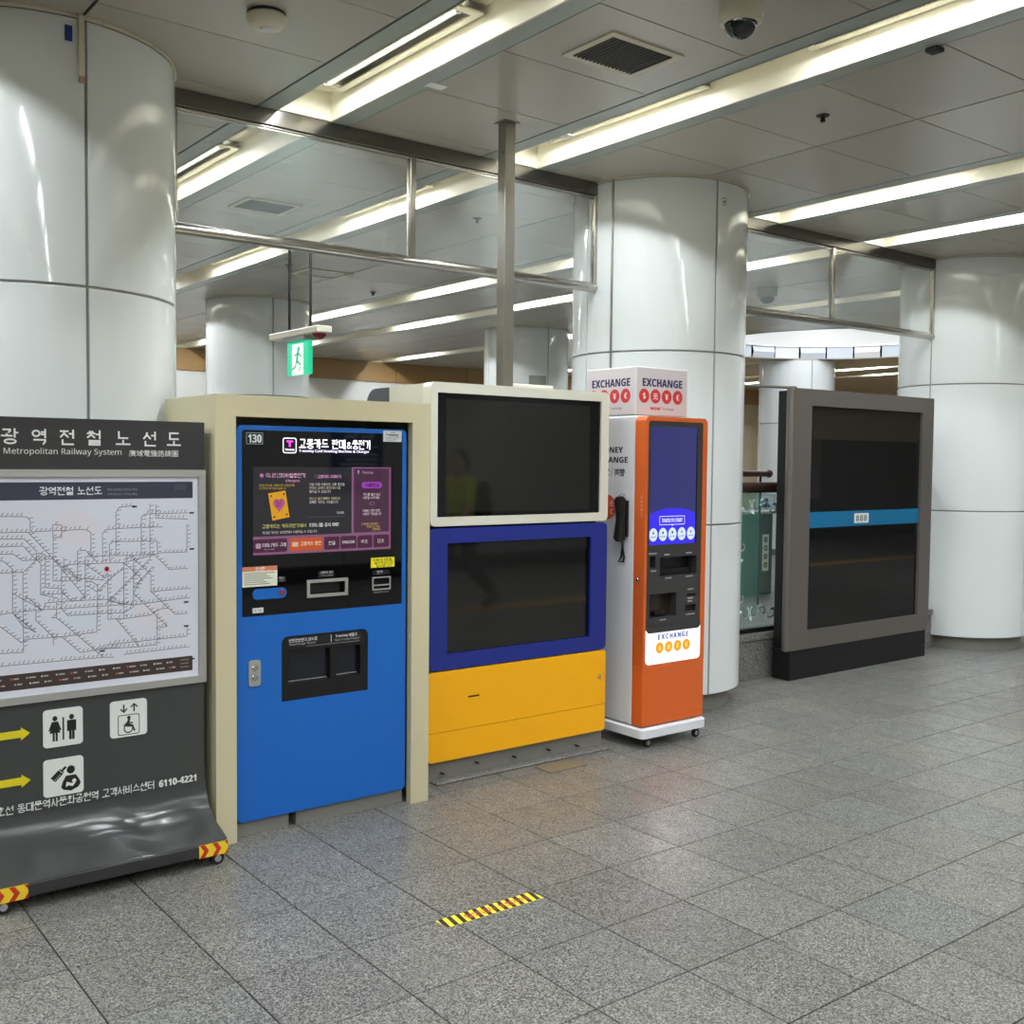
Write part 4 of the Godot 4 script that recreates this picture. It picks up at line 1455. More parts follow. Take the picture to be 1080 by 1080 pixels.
	var pill := part(up, "card_return", rect(1.912, 1.038, 2.072, 1.084, Z - 0.002, Z + 0.003, 0.022), M.machine_blue)
	var st2 := ms()
	prism(st2, disc(2.048, 1.063, 0.013), Z + 0.003, Z + 0.008, Transform3D.IDENTITY, 0.003)
	part(pill, "button", st2, mat("button_red", rgb(150, 40, 52), 0.3), "red button")
	part(up, "slot_frame", rect_frame(2.17, 1.029, 2.376, 1.109, 0.014, Z - 0.002, Z + 0.006, 0.003, 0.002), M.aluminium)
	part(up, "slot_back", rect(2.18, 1.04, 2.365, 1.1, -4.36, -4.345), mat("slot_dark", rgb(34, 34, 34), 0.4))
	part(up, "reader_frame", rect_frame(2.506, 1.04, 2.605, 1.102, 0.006, Z - 0.002, Z + 0.003, 0.002, 0.001), M.aluminium)
	part(up, "reader_lip", box(ms(), Vector3(2.514, 1.06, Z - 0.002), Vector3(2.597, 1.066, Z + 0.004), 0.001), M.aluminium)
	c = Cv.new(80, 26, rgb(9, 9, 11))
	c.hangul("교통카드 충전", 10, 1, 10, 1.5, w, 1.0)
	c.latin("T-money Charge", 10, 22, 6, w, false, false, 62)
	part(up, "legend", rect(2.228, 1.118, 2.308, 1.144, Z - 0.002, Z - 0.001), printed(c))
	c = Cv.new(40, 24, rgb(9, 9, 11))
	c.hangul("취소", 8, 1, 11, 1.6, w)
	c.latin("Cancel", 8, 21, 6, w)
	part(up, "legend", rect(2.03, 1.108, 2.07, 1.132, Z - 0.002, Z - 0.001), printed(c))
	c = Cv.new(90, 20, rgb(9, 9, 11))
	c.hangul("영수증", 22, 1, 10, 1.6, w)
	c.latin("Receipt", 22, 18, 5, w)
	part(up, "legend", rect(2.51, 1.112, 2.6, 1.132, Z - 0.002, Z - 0.001), printed(c))
	c = Cv.new(90, 12, rgb(9, 9, 11))
	c.latin("Bank Note  Coin", 6, 9, 7, w, false, false, 78)
	part(up, "legend", rect(2.51, 1.024, 2.6, 1.036, Z - 0.002, Z - 0.001), printed(c))


func ticket_screen() -> Cv:
	var c := Cv.new(702, 388, rgb(50, 48, 52))
	var w := rgb(214, 206, 210)
	c.box(0, 306, 702, 388, rgb(150, 96, 132))
	c.box(490, 0, 702, 312, rgb(150, 100, 140))
	c.box(502, 8, 690, 304, rgb(86, 52, 76))
	# left page
	c.ell(48, 40, 9, 9, rgb(210, 120, 190))
	c.hangul("국내최초", 64, 30, 20, 2.6, rgb(210, 150, 190), 1.0)
	c.hangul("지하철충전기", 138, 30, 20, 2.8, rgb(238, 180, 220), 1.0)
	c.latin("(Chargers)", 160, 68, 10, rgb(220, 150, 200), true)
	for k in 2: c.hangul(["티머니카드를 구매하시면 이용금액을", "더 편리하게 쓰실수있습니다"][k], 36, 78 + k * 13, 10, 1.5, rgb(196, 160, 60), 1.0)
	# card with a heart
	var q := PackedVector2Array([Vector2(78, 118), Vector2(160, 106), Vector2(180, 224), Vector2(98, 238)])
	c.loops([q], rgb(246, 176, 34))
	var h := PackedVector2Array()
	for i in 40:
		var a := TAU * i / 40
		h.append(Vector2(130 + 1.75 * 16 * pow(sin(a), 3), 168 - 2.1 * (13 * cos(a) - 5 * cos(2 * a) - 2 * cos(3 * a) - cos(4 * a))))
	c.loops([h], rgb(196, 96, 150))
	for k in 4: c.line(Vector2(116, 148 + k * 9), Vector2(144 - k * 3, 145 + k * 9), 2.4, rgb(110, 30, 90))
	for p in [Vector2(92, 130), Vector2(152, 122), Vector2(166, 212), Vector2(108, 222)]: c.ell(p.x, p.y, 4, 4, rgb(60, 40, 50))
	c.rbox(300, 36, 440, 54, 9, rgb(96, 62, 88))
	c.hangul("교통카드 구매하기", 318, 38, 14, 2.0, rgb(220, 170, 206), 1.0)
	var rows := ["다음 이용 이용자는 교통 충전을", "원하는 금액의 충전서비스를", "받으실 수 있습니다", "", "청소년 할인혜택이 적용되는", "등록된 카드도 가능합니다"]
	for k in 6: c.hangul(rows[k], 276, 74 + k * 16, 12, 1.8, w if k % 3 != 1 else rgb(200, 190, 150), 1.02)
	c.hangul("자세히", 414, 204, 12, 1.8, w)
	c.box(262, 226, 460, 228, rgb(110, 104, 106))
	c.hangul("교통카드는 카드자판기에서", 50, 254, 17, 2.4, rgb(206, 204, 110), 1.0)
	c.hangul("티머니를 공식", 276, 254, 17, 2.6, rgb(236, 232, 230), 1.0)
	c.latin("OK!", 390, 270, 15, rgb(236, 232, 230), true)
	c.hangul("국내외 카드는 승차권에서 사용하실 수 있습니다", 50, 284, 12, 1.8, rgb(200, 196, 190), 1.0)
	# right page
	c.latin("T", 520, 32, 15, w, true)
	c.latin("Tmoney", 544, 32, 12, w)
	c.rbox(542, 70, 652, 100, 14, rgb(170, 80, 190))
	c.hangul("이용안내", 564, 77, 17, 2.4, rgb(70, 20, 90), 1.0)
	for k in 2: c.hangul(["카드를 올려 놓고", "버튼을 누르세요"][k], 550, 122 + k * 15, 12, 1.8, w, 1.0)
	c.ring(598, 170, 14, 6, 2, rgb(180, 130, 170))
	for k in 2: c.hangul(["지폐는 천원 만원", "사용이 가능합니다"][k], 548, 198 + k * 15, 12, 1.8, w, 1.0)
	for k in 3: c.hangul(["고객센터 전화번호", "운영시간 안내", "연중무휴"][k], 540 + k * 30, 260 + k * 13, 11, 1.6, rgb(206, 176, 70), 1.0)
	# buttons
	for b in [[8, 168], [180, 342], [350, 428], [433, 516], [521, 600], [606, 690]]:
		var on: bool = b[0] == 180
		c.rbox(b[0], 318, b[1], 376, 8, rgb(216, 96, 44) if on else rgb(84, 42, 70))
	c.rbox(20, 336, 44, 358, 4, rgb(190, 160, 180))
	c.hangul("티머니카드 구매", 50, 336, 17, 2.6, w, 1.0, 0.9)
	c.latin("Buy a card", 60, 366, 7, w)
	c.box(192, 336, 222, 356, rgb(236, 200, 180))
	c.hangul("교통카드 충전", 232, 336, 17, 2.6, rgb(250, 220, 200), 1.0, 0.95)
	c.hangul("한글", 372, 338, 17, 2.6, w)
	c.latin("ENGLISH", 474, 352, 13, w, true, true, 64)
	c.han("中文", 540, 338, 17, 2.4, w)
	c.han("日文", 628, 338, 17, 2.4, w)
	return c


# ---------------------------------------------------------------- white, blue and yellow information kiosk

func information_kiosk() -> void:
	var o := thing("information_kiosk", "tall kiosk with two dark screens in white, blue and yellow casing", "kiosk", Vector3(3.535, 0, -4.8))
	var X0 := 2.93
	var X1 := 4.138
	var Z := -4.46
	part(o, "plinth", box(ms(), Vector3(2.95, 0, -5.1), Vector3(4.15, 0.118, -4.5), 0.002), M.plinth)
	part(o, "core", box(ms(), Vector3(2.955, 0.118, -5.12), Vector3(4.115, 1.31, -4.53), 0.004), M.black_matte)
	# white top housing with its rounded back
	var side := PackedVector2Array()
	for p in [[-4.915, 1.318], [-4.475, 1.318], [-4.475, 2.04], [-4.915, 2.04]]: side.append(Vector2(p[0], p[1]))
	part(o, "white_housing", prism(ms(), side, -(X1 - 0.006), -(X0 + 0.034), facing_left(0)), M.cream_white)
	var back := PackedVector2Array([Vector2(-5.16, 1.318), Vector2(-4.92, 1.318), Vector2(-4.92, 2.036)])
	for i in 7:
		var a := PI / 2 + i * PI / 12
		back.append(Vector2(-5.06 + cos(a) * 0.1, 1.94 + sin(a) * 0.096))
	part(o, "dark_back_cover", prism(ms(), back, -(X1 - 0.006), -(X0 + 0.034), facing_left(0)), mat("slate", rgb(84, 84, 92), 0.4))
	part(o, "white_front", frame(ms(), rr(X0, 1.316, X1, 2.042, 0.03, 6), rr(2.972, 1.362, 4.08, 1.99, 0.004, 6), -4.535, Z), M.cream_white)
	var top := part(o, "upper_screen", rect(2.968, 1.358, 4.084, 1.994, -4.49, Z - 0.012), M.black_glass)
	part(top, "display", rect(3.03, 1.384, 4.004, 1.962, Z - 0.012, Z - 0.011), M.dark_screen)
	part(o, "blue_front", frame(ms(), rr(X0 + 0.002, 0.58, X1 - 0.002, 1.305, 0.03, 6), rr(3.038, 0.66, 4.014, 1.228, 0.004, 6), -4.53, Z), M.deep_blue)
	var low := part(o, "lower_screen", rect(3.034, 0.656, 4.018, 1.232, -4.5, Z - 0.018), M.black_glass)
	part(low, "display", rect(3.04, 0.662, 3.985, 1.224, Z - 0.018, Z - 0.017), M.dark_screen)
	var yl := part(o, "yellow_door", rect(X0 - 0.002, 0.263, X1, 0.574, -4.53, Z, [0.001, 0.001, 0.02, 0.02]), M.yellow)
	part(o, "yellow_skirt", rect(X0 - 0.002, 0.11, X1, 0.2605, -4.53, Z, [0.02, 0.02, 0.001, 0.001]), M.yellow)
	part(yl, "slot", rect(3.173, 0.421, 3.243, 0.429, Z - 0.002, Z + 0.001), M.black_matte)
	var k := ms()
	prism(k, disc(4.089, 0.426, 0.011), Z, Z + 0.012, Transform3D.IDENTITY, 0.003)
	part(yl, "lock_knob", k, M.chrome)
	var scr := ms()
	for x in [3.03, 3.25, 3.5, 3.74, 3.95]:
		prism(scr, disc(x, 0.03 + fmod(x * 7.0, 0.04), 0.005, 0.0, 8), -4.5, -4.468)
	part(o, "screws", scr, M.black_plastic)
	# kerb strip and cover plate in front of the plinth
	var s := solo("cement_skirting", box(ms(), Vector3(-0.6, 0, -0.035), Vector3(0.6, 0.012, 0.035), 0.008), M.granite_5, "rough pale cement strip along the foot of the yellow kiosk", "cement strip", "", Vector3(3.56, 0, -4.46))
	solo("floor_cover", box(ms(), Vector3(-0.13, 0, -0.07), Vector3(0.13, 0.006, 0.07), 0.002), mat("cover_brown", rgb(122, 112, 92), 0.5), "small brown metal cover plate on the floor before the yellow kiosk", "cover plate", "", Vector3(3.7, 0.0, -4.33))


# ---------------------------------------------------------------- orange and white money changer

func money_changer() -> void:
	var o := thing("money_changer", "orange and white money exchange machine on castors", "money changer", Vector3(4.535, 0, -4.58))
	var X0 := 4.276
	var X1 := 4.79
	var Z := -4.30
	part(o, "body", box(ms(), Vector3(X0, 0.13, -4.86), Vector3(X1 - 0.004, 1.918, -4.386), 0.01), M.kiosk_white)
	part(o, "base_tray", prism(ms(), rr(X0 - 0.008, -4.87, X1 + 0.018, -4.284, 0.03), 0.066, 0.126, Transform3D(Basis(Vector3(1, 0, 0), Vector3(0, 0, 1), Vector3(0, 1, 0)), Vector3.ZERO), 0.012), M.kiosk_white)
	for x in [4.36, 4.765]:
		for z in [-4.335, -4.82]: castor(o, Vector3(x, 0, z), 0.026)
	var d := ms()
	frame(d, rr(X0, 0.48, X1 - 0.002, 1.911, [0.001, 0.001, 0.034, 0.034], 6), rr(4.297, 0.672, 4.75, 1.886, [0.03, 0.03, 0.018, 0.018], 6), -4.385, Z)
	box(d, Vector3(X0, 0.134, -4.385), Vector3(X1 - 0.002, 0.4805, Z), 0.002)
	var door := part(o, "orange_door", d, M.orange)
	# dark control panel
	var holes := [[4.406, 0.994, 4.714, 1.103], [4.325, 1.043, 4.372, 1.112], [4.325, 0.757, 4.547, 0.894], [4.62, 0.774, 4.714, 0.813], [4.63, 0.866, 4.714, 0.876], [4.318, 1.177, 4.708, 1.855]]
	var pnl := part(o, "control_panel", holed(4.296, 0.671, 4.751, 1.887, holes, -4.37, Z - 0.003), M.kiosk_grey)
	for k in 5:
		var h: Array = holes[k]
		part(pnl, "opening", rect(h[0], h[1], h[2], h[3], -4.372, -4.368 + (0.045 if k == 3 else 0.0)), M.black_plastic if k != 2 else mat("smoked_brown", rgb(52, 44, 36), 0.2))
	part(pnl, "flap", box(ms(), Vector3(4.41, 0.995, -4.366), Vector3(4.71, 1.03, -4.345), 0.004), M.black_matte)
	part(pnl, "note_tongue", box(ms(), Vector3(4.4, 0.762, -4.365), Vector3(4.5, 0.785, -4.33), 0.004), M.black_plastic)
	part(pnl, "card_lamp", rect(4.63, 0.79, 4.64, 0.796, -4.325, -4.3215), M.paper)
	part(pnl, "touch_screen", rect(4.318, 1.177, 4.708, 1.855, -4.325, Z - 0.008), printed(changer_screen(), 0.05, 0.6), "lit violet touch screen")
	var w := rgb(216, 216, 216)
	for l in [[4.312, 1.122, "CASH IN OUT", 70], [4.44, 1.112, "BANKNOTE", 48], [4.62, 1.114, "PASSPORT", 56], [4.45, 0.975, "SCAN HERE", 56], [4.62, 0.976, "PASSPORT", 66], [4.64, 0.898, "RECEIPT", 52], [4.64, 0.845, "PRINT", 52], [4.64, 0.828, "CARD IN", 44], [4.63, 0.75, "IC CARD ONLY", 78], [4.41, 0.735, "CASH OUT", 56], [4.33, 1.022, "COIN OUT", 50]]:
		var c := Cv.new(l[3], 12, rgb(58, 57, 58))
		c.latin(l[2], 1, 10, 8, w, true, false, l[3] - 4)
		part(pnl, "legend", rect(l[0], l[1], l[0] + l[3] / 1000.0, l[1] + 0.012, Z - 0.003, Z - 0.002), printed(c))
	# lit sign under the panel
	var c := Cv.new(452, 200, rgb(250, 250, 250))
	for k in 8:
		c.latin("EXCHANGE"[k], 106 + k * 33, 60, 29, rgb(40, 56, 140), true, true)
	for k in 4: coin(c, k, 112 + k * 74.0, 108, 32, rgb(240, 146, 20), rgb(250, 210, 120))
	var sg := ms()
	prism(sg, rr(4.297, 0.488, 4.75, 0.6885, [0.028, 0.028, 0.001, 0.001], 6), Z - 0.001, Z + 0.003)
	part(o, "panel_apron", prism(ms(), rr(4.297, 0.67, 4.75, 0.705, [0.03, 0.03, 0.001, 0.001], 6), Z - 0.003, Z + 0.0045), M.kiosk_grey)
	part(o, "lit_sign", sg, printed(c, 0.3, 0.85), "lit white sign reading EXCHANGE")
	var sl := AreaLight3D.new()
	sl.name = "sign_light"
	sl.area_size = Vector2(0.44, 0.18)
	sl.light_energy = 0.06
	sl.shadow_enabled = true
	add_child(sl)
	sl.transform = Transform3D(Basis(Vector3.UP, PI), Vector3(4.523, 0.585, Z + 0.02))
	# lock and label on the edge of the door
	var side := facing_left(X0)
	var k := ms()
	prism(k, disc(-4.345, 0.98, 0.012), 0.0, 0.012, side, 0.003)
	part(door, "lock", k, M.chrome)
	c = Cv.new(24, 130, rgb(226, 86, 28))
	for q in [[1, 1, 23, 2.4], [1, 127, 23, 129], [1, 1, 2.4, 129], [21.6, 1, 23, 129]]: c.box(q[0], q[1], q[2], q[3], rgb(240, 170, 140))
	for y in 5: c.latin("CASH!"[y], 12, 26 + y * 23, 14, rgb(240, 180, 150), true, true)
	part(door, "label", prism(ms(), rr(-4.338, 1.34, -4.314, 1.47), -0.001, 0.0008, side), printed(c))
	# lettering on the white side
	c = Cv.new(420, 230, rgb(224, 226, 230))
	var ink := rgb(28, 26, 52)
	c.latin("MONEY", 130, 46, 33, ink, true, false, 212)
	c.latin("EXCHANGE", 66, 104, 33, ink, true, false, 318)
	c.hangul("환전", 150, 136, 40, 5, ink, 1.06)
	c.line(Vector2(262, 136), Vector2(246, 180), 3, ink)
	c.han("両替", 276, 140, 40, 5, ink, 1.1)
	part(o, "side_lettering", prism(ms(), rr(-4.83, 1.52, -4.41, 1.75), -0.001, 0.0008, side), printed(c, 0.4), "black lettering on the white side")
	c = Cv.new(160, 160, rgb(224, 226, 230))
	c.ell(80, 80, 76, 76, rgb(210, 74, 30))
	c.han("元", 98, 40, 34, 4, rgb(240, 200, 180))
	c.latin("C", 118, 122, 30, rgb(240, 200, 180), true, true)
	part(o, "side_emblem", prism(ms(), disc(-4.612, 1.385, 0.077), -0.001, 0.0008, side), printed(c, 0.4), "orange disc")
	# handset on its hook with a looped strap
	var hs := ms()
	var pts := []
	var rad := []
	for i in 15:
		var t := i / 14.0
		pts.append(Vector3(X0 - 0.046 + 0.012 * sin(t * PI), lerpf(1.452, 1.19, t), -4.462))
		rad.append(0.029 + 0.007 * absf(cos(t * PI)) - (0.016 if i == 0 or i == 14 else 0.0))
	tube(hs, pts, rad, 14)
	var ph := thing("handset", "black telephone handset on the white side of the money changer", "telephone", Vector3(X0 - 0.03, 1.19, -4.49))
	part(ph, "grip", hs, M.black_plastic)
	part(ph, "cradle", box(ms(), Vector3(X0 - 0.014, 1.22, -4.5), Vector3(X0 - 0.002, 1.43, -4.425), 0.005), M.black_matte)
	part(ph, "hook", tube(ms(), [Vector3(X0 - 0.002, 1.46, -4.462), Vector3(X0 - 0.03, 1.468, -4.462), Vector3(X0 - 0.05, 1.455, -4.462)], 0.004, 8), M.chrome)
	part(ph, "strap", tube(ms(), [Vector3(X0 - 0.02, 1.2, -4.462), Vector3(X0 - 0.015, 1.15, -4.462)] + [Vector3(X0 - 0.014, 1.1, -4.45), Vector3(X0 - 0.014, 1.075, -4.456), Vector3(X0 - 0.014, 1.072, -4.498), Vector3(X0 - 0.014, 1.1, -4.474), Vector3(X0 - 0.015, 1.16, -4.464)], 0.006, 8), M.black_plastic)
	# sign box on top
	var b := thing("sign_box", "white EXCHANGE sign box standing on top of the orange machine", "sign", Vector3(4.5, 1.92, -4.6))
	part(b, "box", box(ms(), Vector3(4.28, 1.921, -4.812), Vector3(4.712, 2.198, -4.396), 0.004), M.white_paint)
	for f in 2:
		c = Cv.new(410, 262, rgb(214, 206, 208))
		c.latin("EXCHANGE", 205, 102, 44, rgb(36, 36, 84), true, true, 330)
		for k2 in 4: coin(c, k2, 58 + k2 * 92.0, 158, 41, rgb(206, 58, 60), rgb(250, 222, 214))
		c.latin("wow", 150, 236, 20, rgb(196, 48, 48), true, true, 84)
		c.latin("'", 196, 236, 20, rgb(196, 48, 48), true)
		c.latin("Exchange", 212, 235, 14, rgb(70, 70, 80), false, false, 92)
		if f == 0: part(b, "sign_face", rect(4.291, 1.928, 4.701, 2.19, -4.3965, -4.3945), printed(c, 0.45))
		else: part(b, "sign_face", prism(ms(), rr(-4.808, 1.928, -4.4, 2.19), -0.001, 0.0012, facing_left(4.28)), printed(c, 0.45))


func coin(c: Cv, k: int, x: float, y: float, r: float, disc_c: Color, ink: Color) -> void:
	c.ell(x, y, r, r, disc_c)
	if k == 1: c.han("元", x - r * 0.42, y - r * 0.42, r * 0.84, r * 0.14, ink)
	else: c.latin(["$", "", "¥", "€"][k], x, y + r * 0.42, r * 0.84, ink, true, true)


func changer_screen() -> Cv:
	var c := Cv.new(390, 678, rgb(52, 54, 112))
	var blue := rgb(62, 50, 240)
	var dome := PackedVector2Array()
	for i in 21:
		var a := PI - PI * i / 20
		dome.append(Vector2(195 + cos(a) * 205, 530 - sin(a) * 62))
	dome.append(Vector2(385, 678))
	dome.append(Vector2(5, 678))
	c.loops([dome], blue)
	c.rbox(84, 514, 294, 566, 4, rgb(236, 236, 255))
	c.rbox(88, 518, 290, 562, 3, blue)
	c.loops([PackedVector2Array([Vector2(180, 563), Vector2(200, 563), Vector2(190, 574)])], rgb(236, 236, 255))
	c.latin("TOUCH TO START", 189, 550, 21, rgb(240, 240, 255), true, true, 170)
	for k in 5:
		var x := 36.0 + k * 78.0
		c.ell(x, 620, 34, 38, rgb(222, 236, 255))
		c.ell(x, 610, 7, 8, [rgb(90, 110, 160), rgb(70, 60, 130), rgb(40, 90, 60), rgb(140, 150, 190), rgb(120, 140, 190)][k])
		c.latin(["EXCHANGE", "PREPAID", "TAX FREE", "CARD", "GUIDE"][k], x, 636, 6, rgb(90, 100, 160), true, true, 44)
	c.box(384, 40, 390, 678, rgb(8, 8, 14))
	return c


# ---------------------------------------------------------------- dark display board by the right column

func display_board() -> void:
	var o := thing("display_board", "large dark glass display board in a brown metal frame with blue band", "display board", Vector3(7.5, 0, -5.12))
	var X0 := 6.545
	var X1 := 8.45
	var Z := -5.03
	part(o, "body", box(ms(), Vector3(X0 + 0.05, 0, -5.218), Vector3(X1 - 0.03, 2.205, -5.09), 0.006), M.black_matte)
	part(o, "foot", box(ms(), Vector3(X0 + 0.03, 0, -5.2), Vector3(X1 - 0.02, 0.235, Z - 0.01), 0.003), M.black_matte)
	part(o, "frame", frame(ms(), rr(X0, 0.23, X1, 2.218, 0.003), rr(6.765, 0.372, 8.28, 2.093, 0.003), -5.09, Z), M.bronze_frame)
	for x in [X0 + 0.003, X1 - 0.003]:
		part(o, "edge_roll", tube(ms(), [Vector3(x, 0.23, -5.062), Vector3(x, 2.218, -5.062)], 0.03, 16), M.bronze_frame)
	var g := part(o, "glass_front", rect(6.76, 0.368, 8.285, 2.098, -5.075, -5.052), M.board_glass)
	part(g, "shade_strip", rect(6.765, 1.84, 8.28, 2.093, -5.052, -5.0515), mat("shade", rgb(40, 38, 33), 0.12))
	var band := part(o, "blue_band", rect(6.758, 1.158, 8.292, 1.279, -5.052, -5.046), M.band_blue)
	var c := Cv.new(194, 78, rgb(222, 224, 220))
	for k in 3:
		c.rbox(22 + k * 54, 16, 62 + k * 54, 62, 4, rgb(70, 72, 70))
		for j in 3: c.box(27 + k * 54, 22 + j * 13, 57 + k * 54, 29 + j * 13, rgb(190, 192, 186))
	part(band, "notice", rect(7.362, 1.18, 7.556, 1.258, -5.046, -5.045), printed(c), "small white notice")


# ---------------------------------------------------------------- things on the ceiling

func ceiling_fittings() -> void:
	# smoke detector
	var at := Vector3(1.93, CEIL, -4.19)
	var o := thing("smoke_detector", "round ivory smoke detector on the ceiling at the upper left", "smoke detector", at)
	part(o, "base", lathe(ms(), [Vector2(0.078, -0.018), Vector2(0.08, -0.001), Vector2(0.0, -0.001)], at, 36), M.black_plastic)
	part(o, "cover", lathe(ms(), [Vector2(0.0, -0.062), Vector2(0.045, -0.061), Vector2(0.066, -0.054), Vector2(0.08, -0.04), Vector2(0.084, -0.018), Vector2(0.08, -0.012)], at, 36), M.ivory)
	part(o, "sensor", lathe(ms(), [Vector2(0.0, -0.068), Vector2(0.022, -0.067), Vector2(0.03, -0.06)], at, 24), M.aluminium)
	# vents
	var vents := [[3.38, -3.585, 0.44, 0.34, "square dark grille vent in the ceiling right of the nearest light trough"], [3.36, -7.33, 0.42, 0.36, "dark grille vent in the ceiling beyond the glass screen"], [5.0, -9.6, 0.5, 0.4, "pale access hatch in the far ceiling near the exit sign rods"]]
	for k in 3:
		var d: Array = vents[k]
		var p := Vector3(d[0], CEIL, d[1])
		var v0 := thing("ceiling_vent" if k < 2 else "ceiling_hatch", d[4], "vent" if k < 2 else "hatch", p)
		var hx: float = d[2] / 2
		var hz: float = d[3] / 2
		var xf := Transform3D(Basis(Vector3(1, 0, 0), Vector3(0, 0, 1), Vector3(0, -1, 0)), Vector3(0, CEIL, 0))
		part(v0, "frame", frame(ms(), rr(p.x - hx, p.z - hz, p.x + hx, p.z + hz, 0.002), rr(p.x - hx + 0.035, p.z - hz + 0.035, p.x + hx - 0.035, p.z + hz - 0.035, 0.002), 0.0, 0.008, xf), M.ivory)
		part(v0, "backing", box(ms(), Vector3(p.x - hx + 0.03, CEIL - 0.001, p.z - hz + 0.03), Vector3(p.x + hx - 0.03, CEIL, p.z + hz - 0.03)), M.grille if k < 2 else M.ceiling_panel_b)
		if k == 2: continue
		var n := 16
		for i in n:
			var x := lerpf(p.x - hx + 0.045, p.x + hx - 0.045, i / float(n - 1))
			part(v0, "slat", box(ms(), Vector3(x - 0.003, CEIL - 0.012, p.z - hz + 0.036), Vector3(x + 0.003, CEIL - 0.001, p.z + hz - 0.036)), mat("slat_grey", rgb(92, 90, 86), 0.5) if not M.has("slat_grey") else M.slat_grey)
	# dome cameras
	for d in [[Vector3(3.38, CEIL, -2.9), 1.28, "dome security camera at the top edge of the picture"], [Vector3(8.75, CEIL, -9.7), 0.9, "small dome camera beside the distant white column"], [Vector3(8.98, CEIL, -7.28), 1.6, "grey dome camera seen through the right glass screen"]]:
		var p: Vector3 = d[0]
		var s: float = d[1]
		var cm := thing("dome_camera", d[2], "security camera", p)
		part(cm, "housing", lathe(ms(), [Vector2(0.052 * s, -0.062 * s), Vector2(0.064 * s, -0.058 * s), Vector2(0.066 * s, -0.02 * s), Vector2(0.07 * s, 0.0)], p, 32), M.ivory if s == 1.28 else M.plinth)
		var pr := []
		for i in 9:
			var a := PI / 2 * i / 8.0
			pr.append(Vector2(sin(a) * 0.05 * s, -0.062 * s - cos(a) * 0.045 * s))
		part(cm, "dome", lathe(ms(), pr, p, 28), mat("dome_smoke", rgb(28, 32, 38), 0.05))
	# sprinklers
	for d in [[Vector3(4.78, CEIL, -3.53), "small sprinkler head on the ceiling above the middle column"], [Vector3(4.78, CEIL, -6.65), "small sprinkler head seen through the glass left of the post"], [Vector3(6.0, CEIL, -10.3), "tiny sprinkler head on the far ceiling right of the exit sign"], [Vector3(4.55, CEIL, -9.4), "tiny sprinkler head on the far ceiling above the exit sign bar"]]:
		var p: Vector3 = d[0]
		var sp := thing("sprinkler", d[1], "sprinkler", p)
		part(sp, "rosette", lathe(ms(), [Vector2(0.0, -0.006), Vector2(0.032, -0.005), Vector2(0.036, 0.0)], p, 20), M.grille)
		part(sp, "stem", lathe(ms(), [Vector2(0.0, -0.035), Vector2(0.014, -0.034), Vector2(0.01, -0.005)], p, 12), M.grille)
	# little boxes on the ceiling
	solo("ceiling_sensor", box(ms(), Vector3(-0.03, -0.02, -0.03), Vector3(0.03, 0, 0.03), 0.004), M.grille, "small dark square sensor on the ceiling at the upper right", "sensor", "", Vector3(4.39, CEIL, -2.66))
	solo("ceiling_label", box(ms(), Vector3(-0.05, -0.002, -0.03), Vector3(0.05, 0, 0.03), 0.001), M.paper, "pale rectangular sticker on the ceiling band under the nearest trough", "sticker", "", Vector3(2.95, CEIL, -4.46))
	solo("trough_label", box(ms(), Vector3(-0.03, -0.003, -0.035), Vector3(0.03, 0, 0.035), 0.001), M.paper, "white square label hanging at the trough above the steel post", "label", "", Vector3(3.965, CEIL, -4.66))


# ---------------------------------------------------------------- beyond the columns

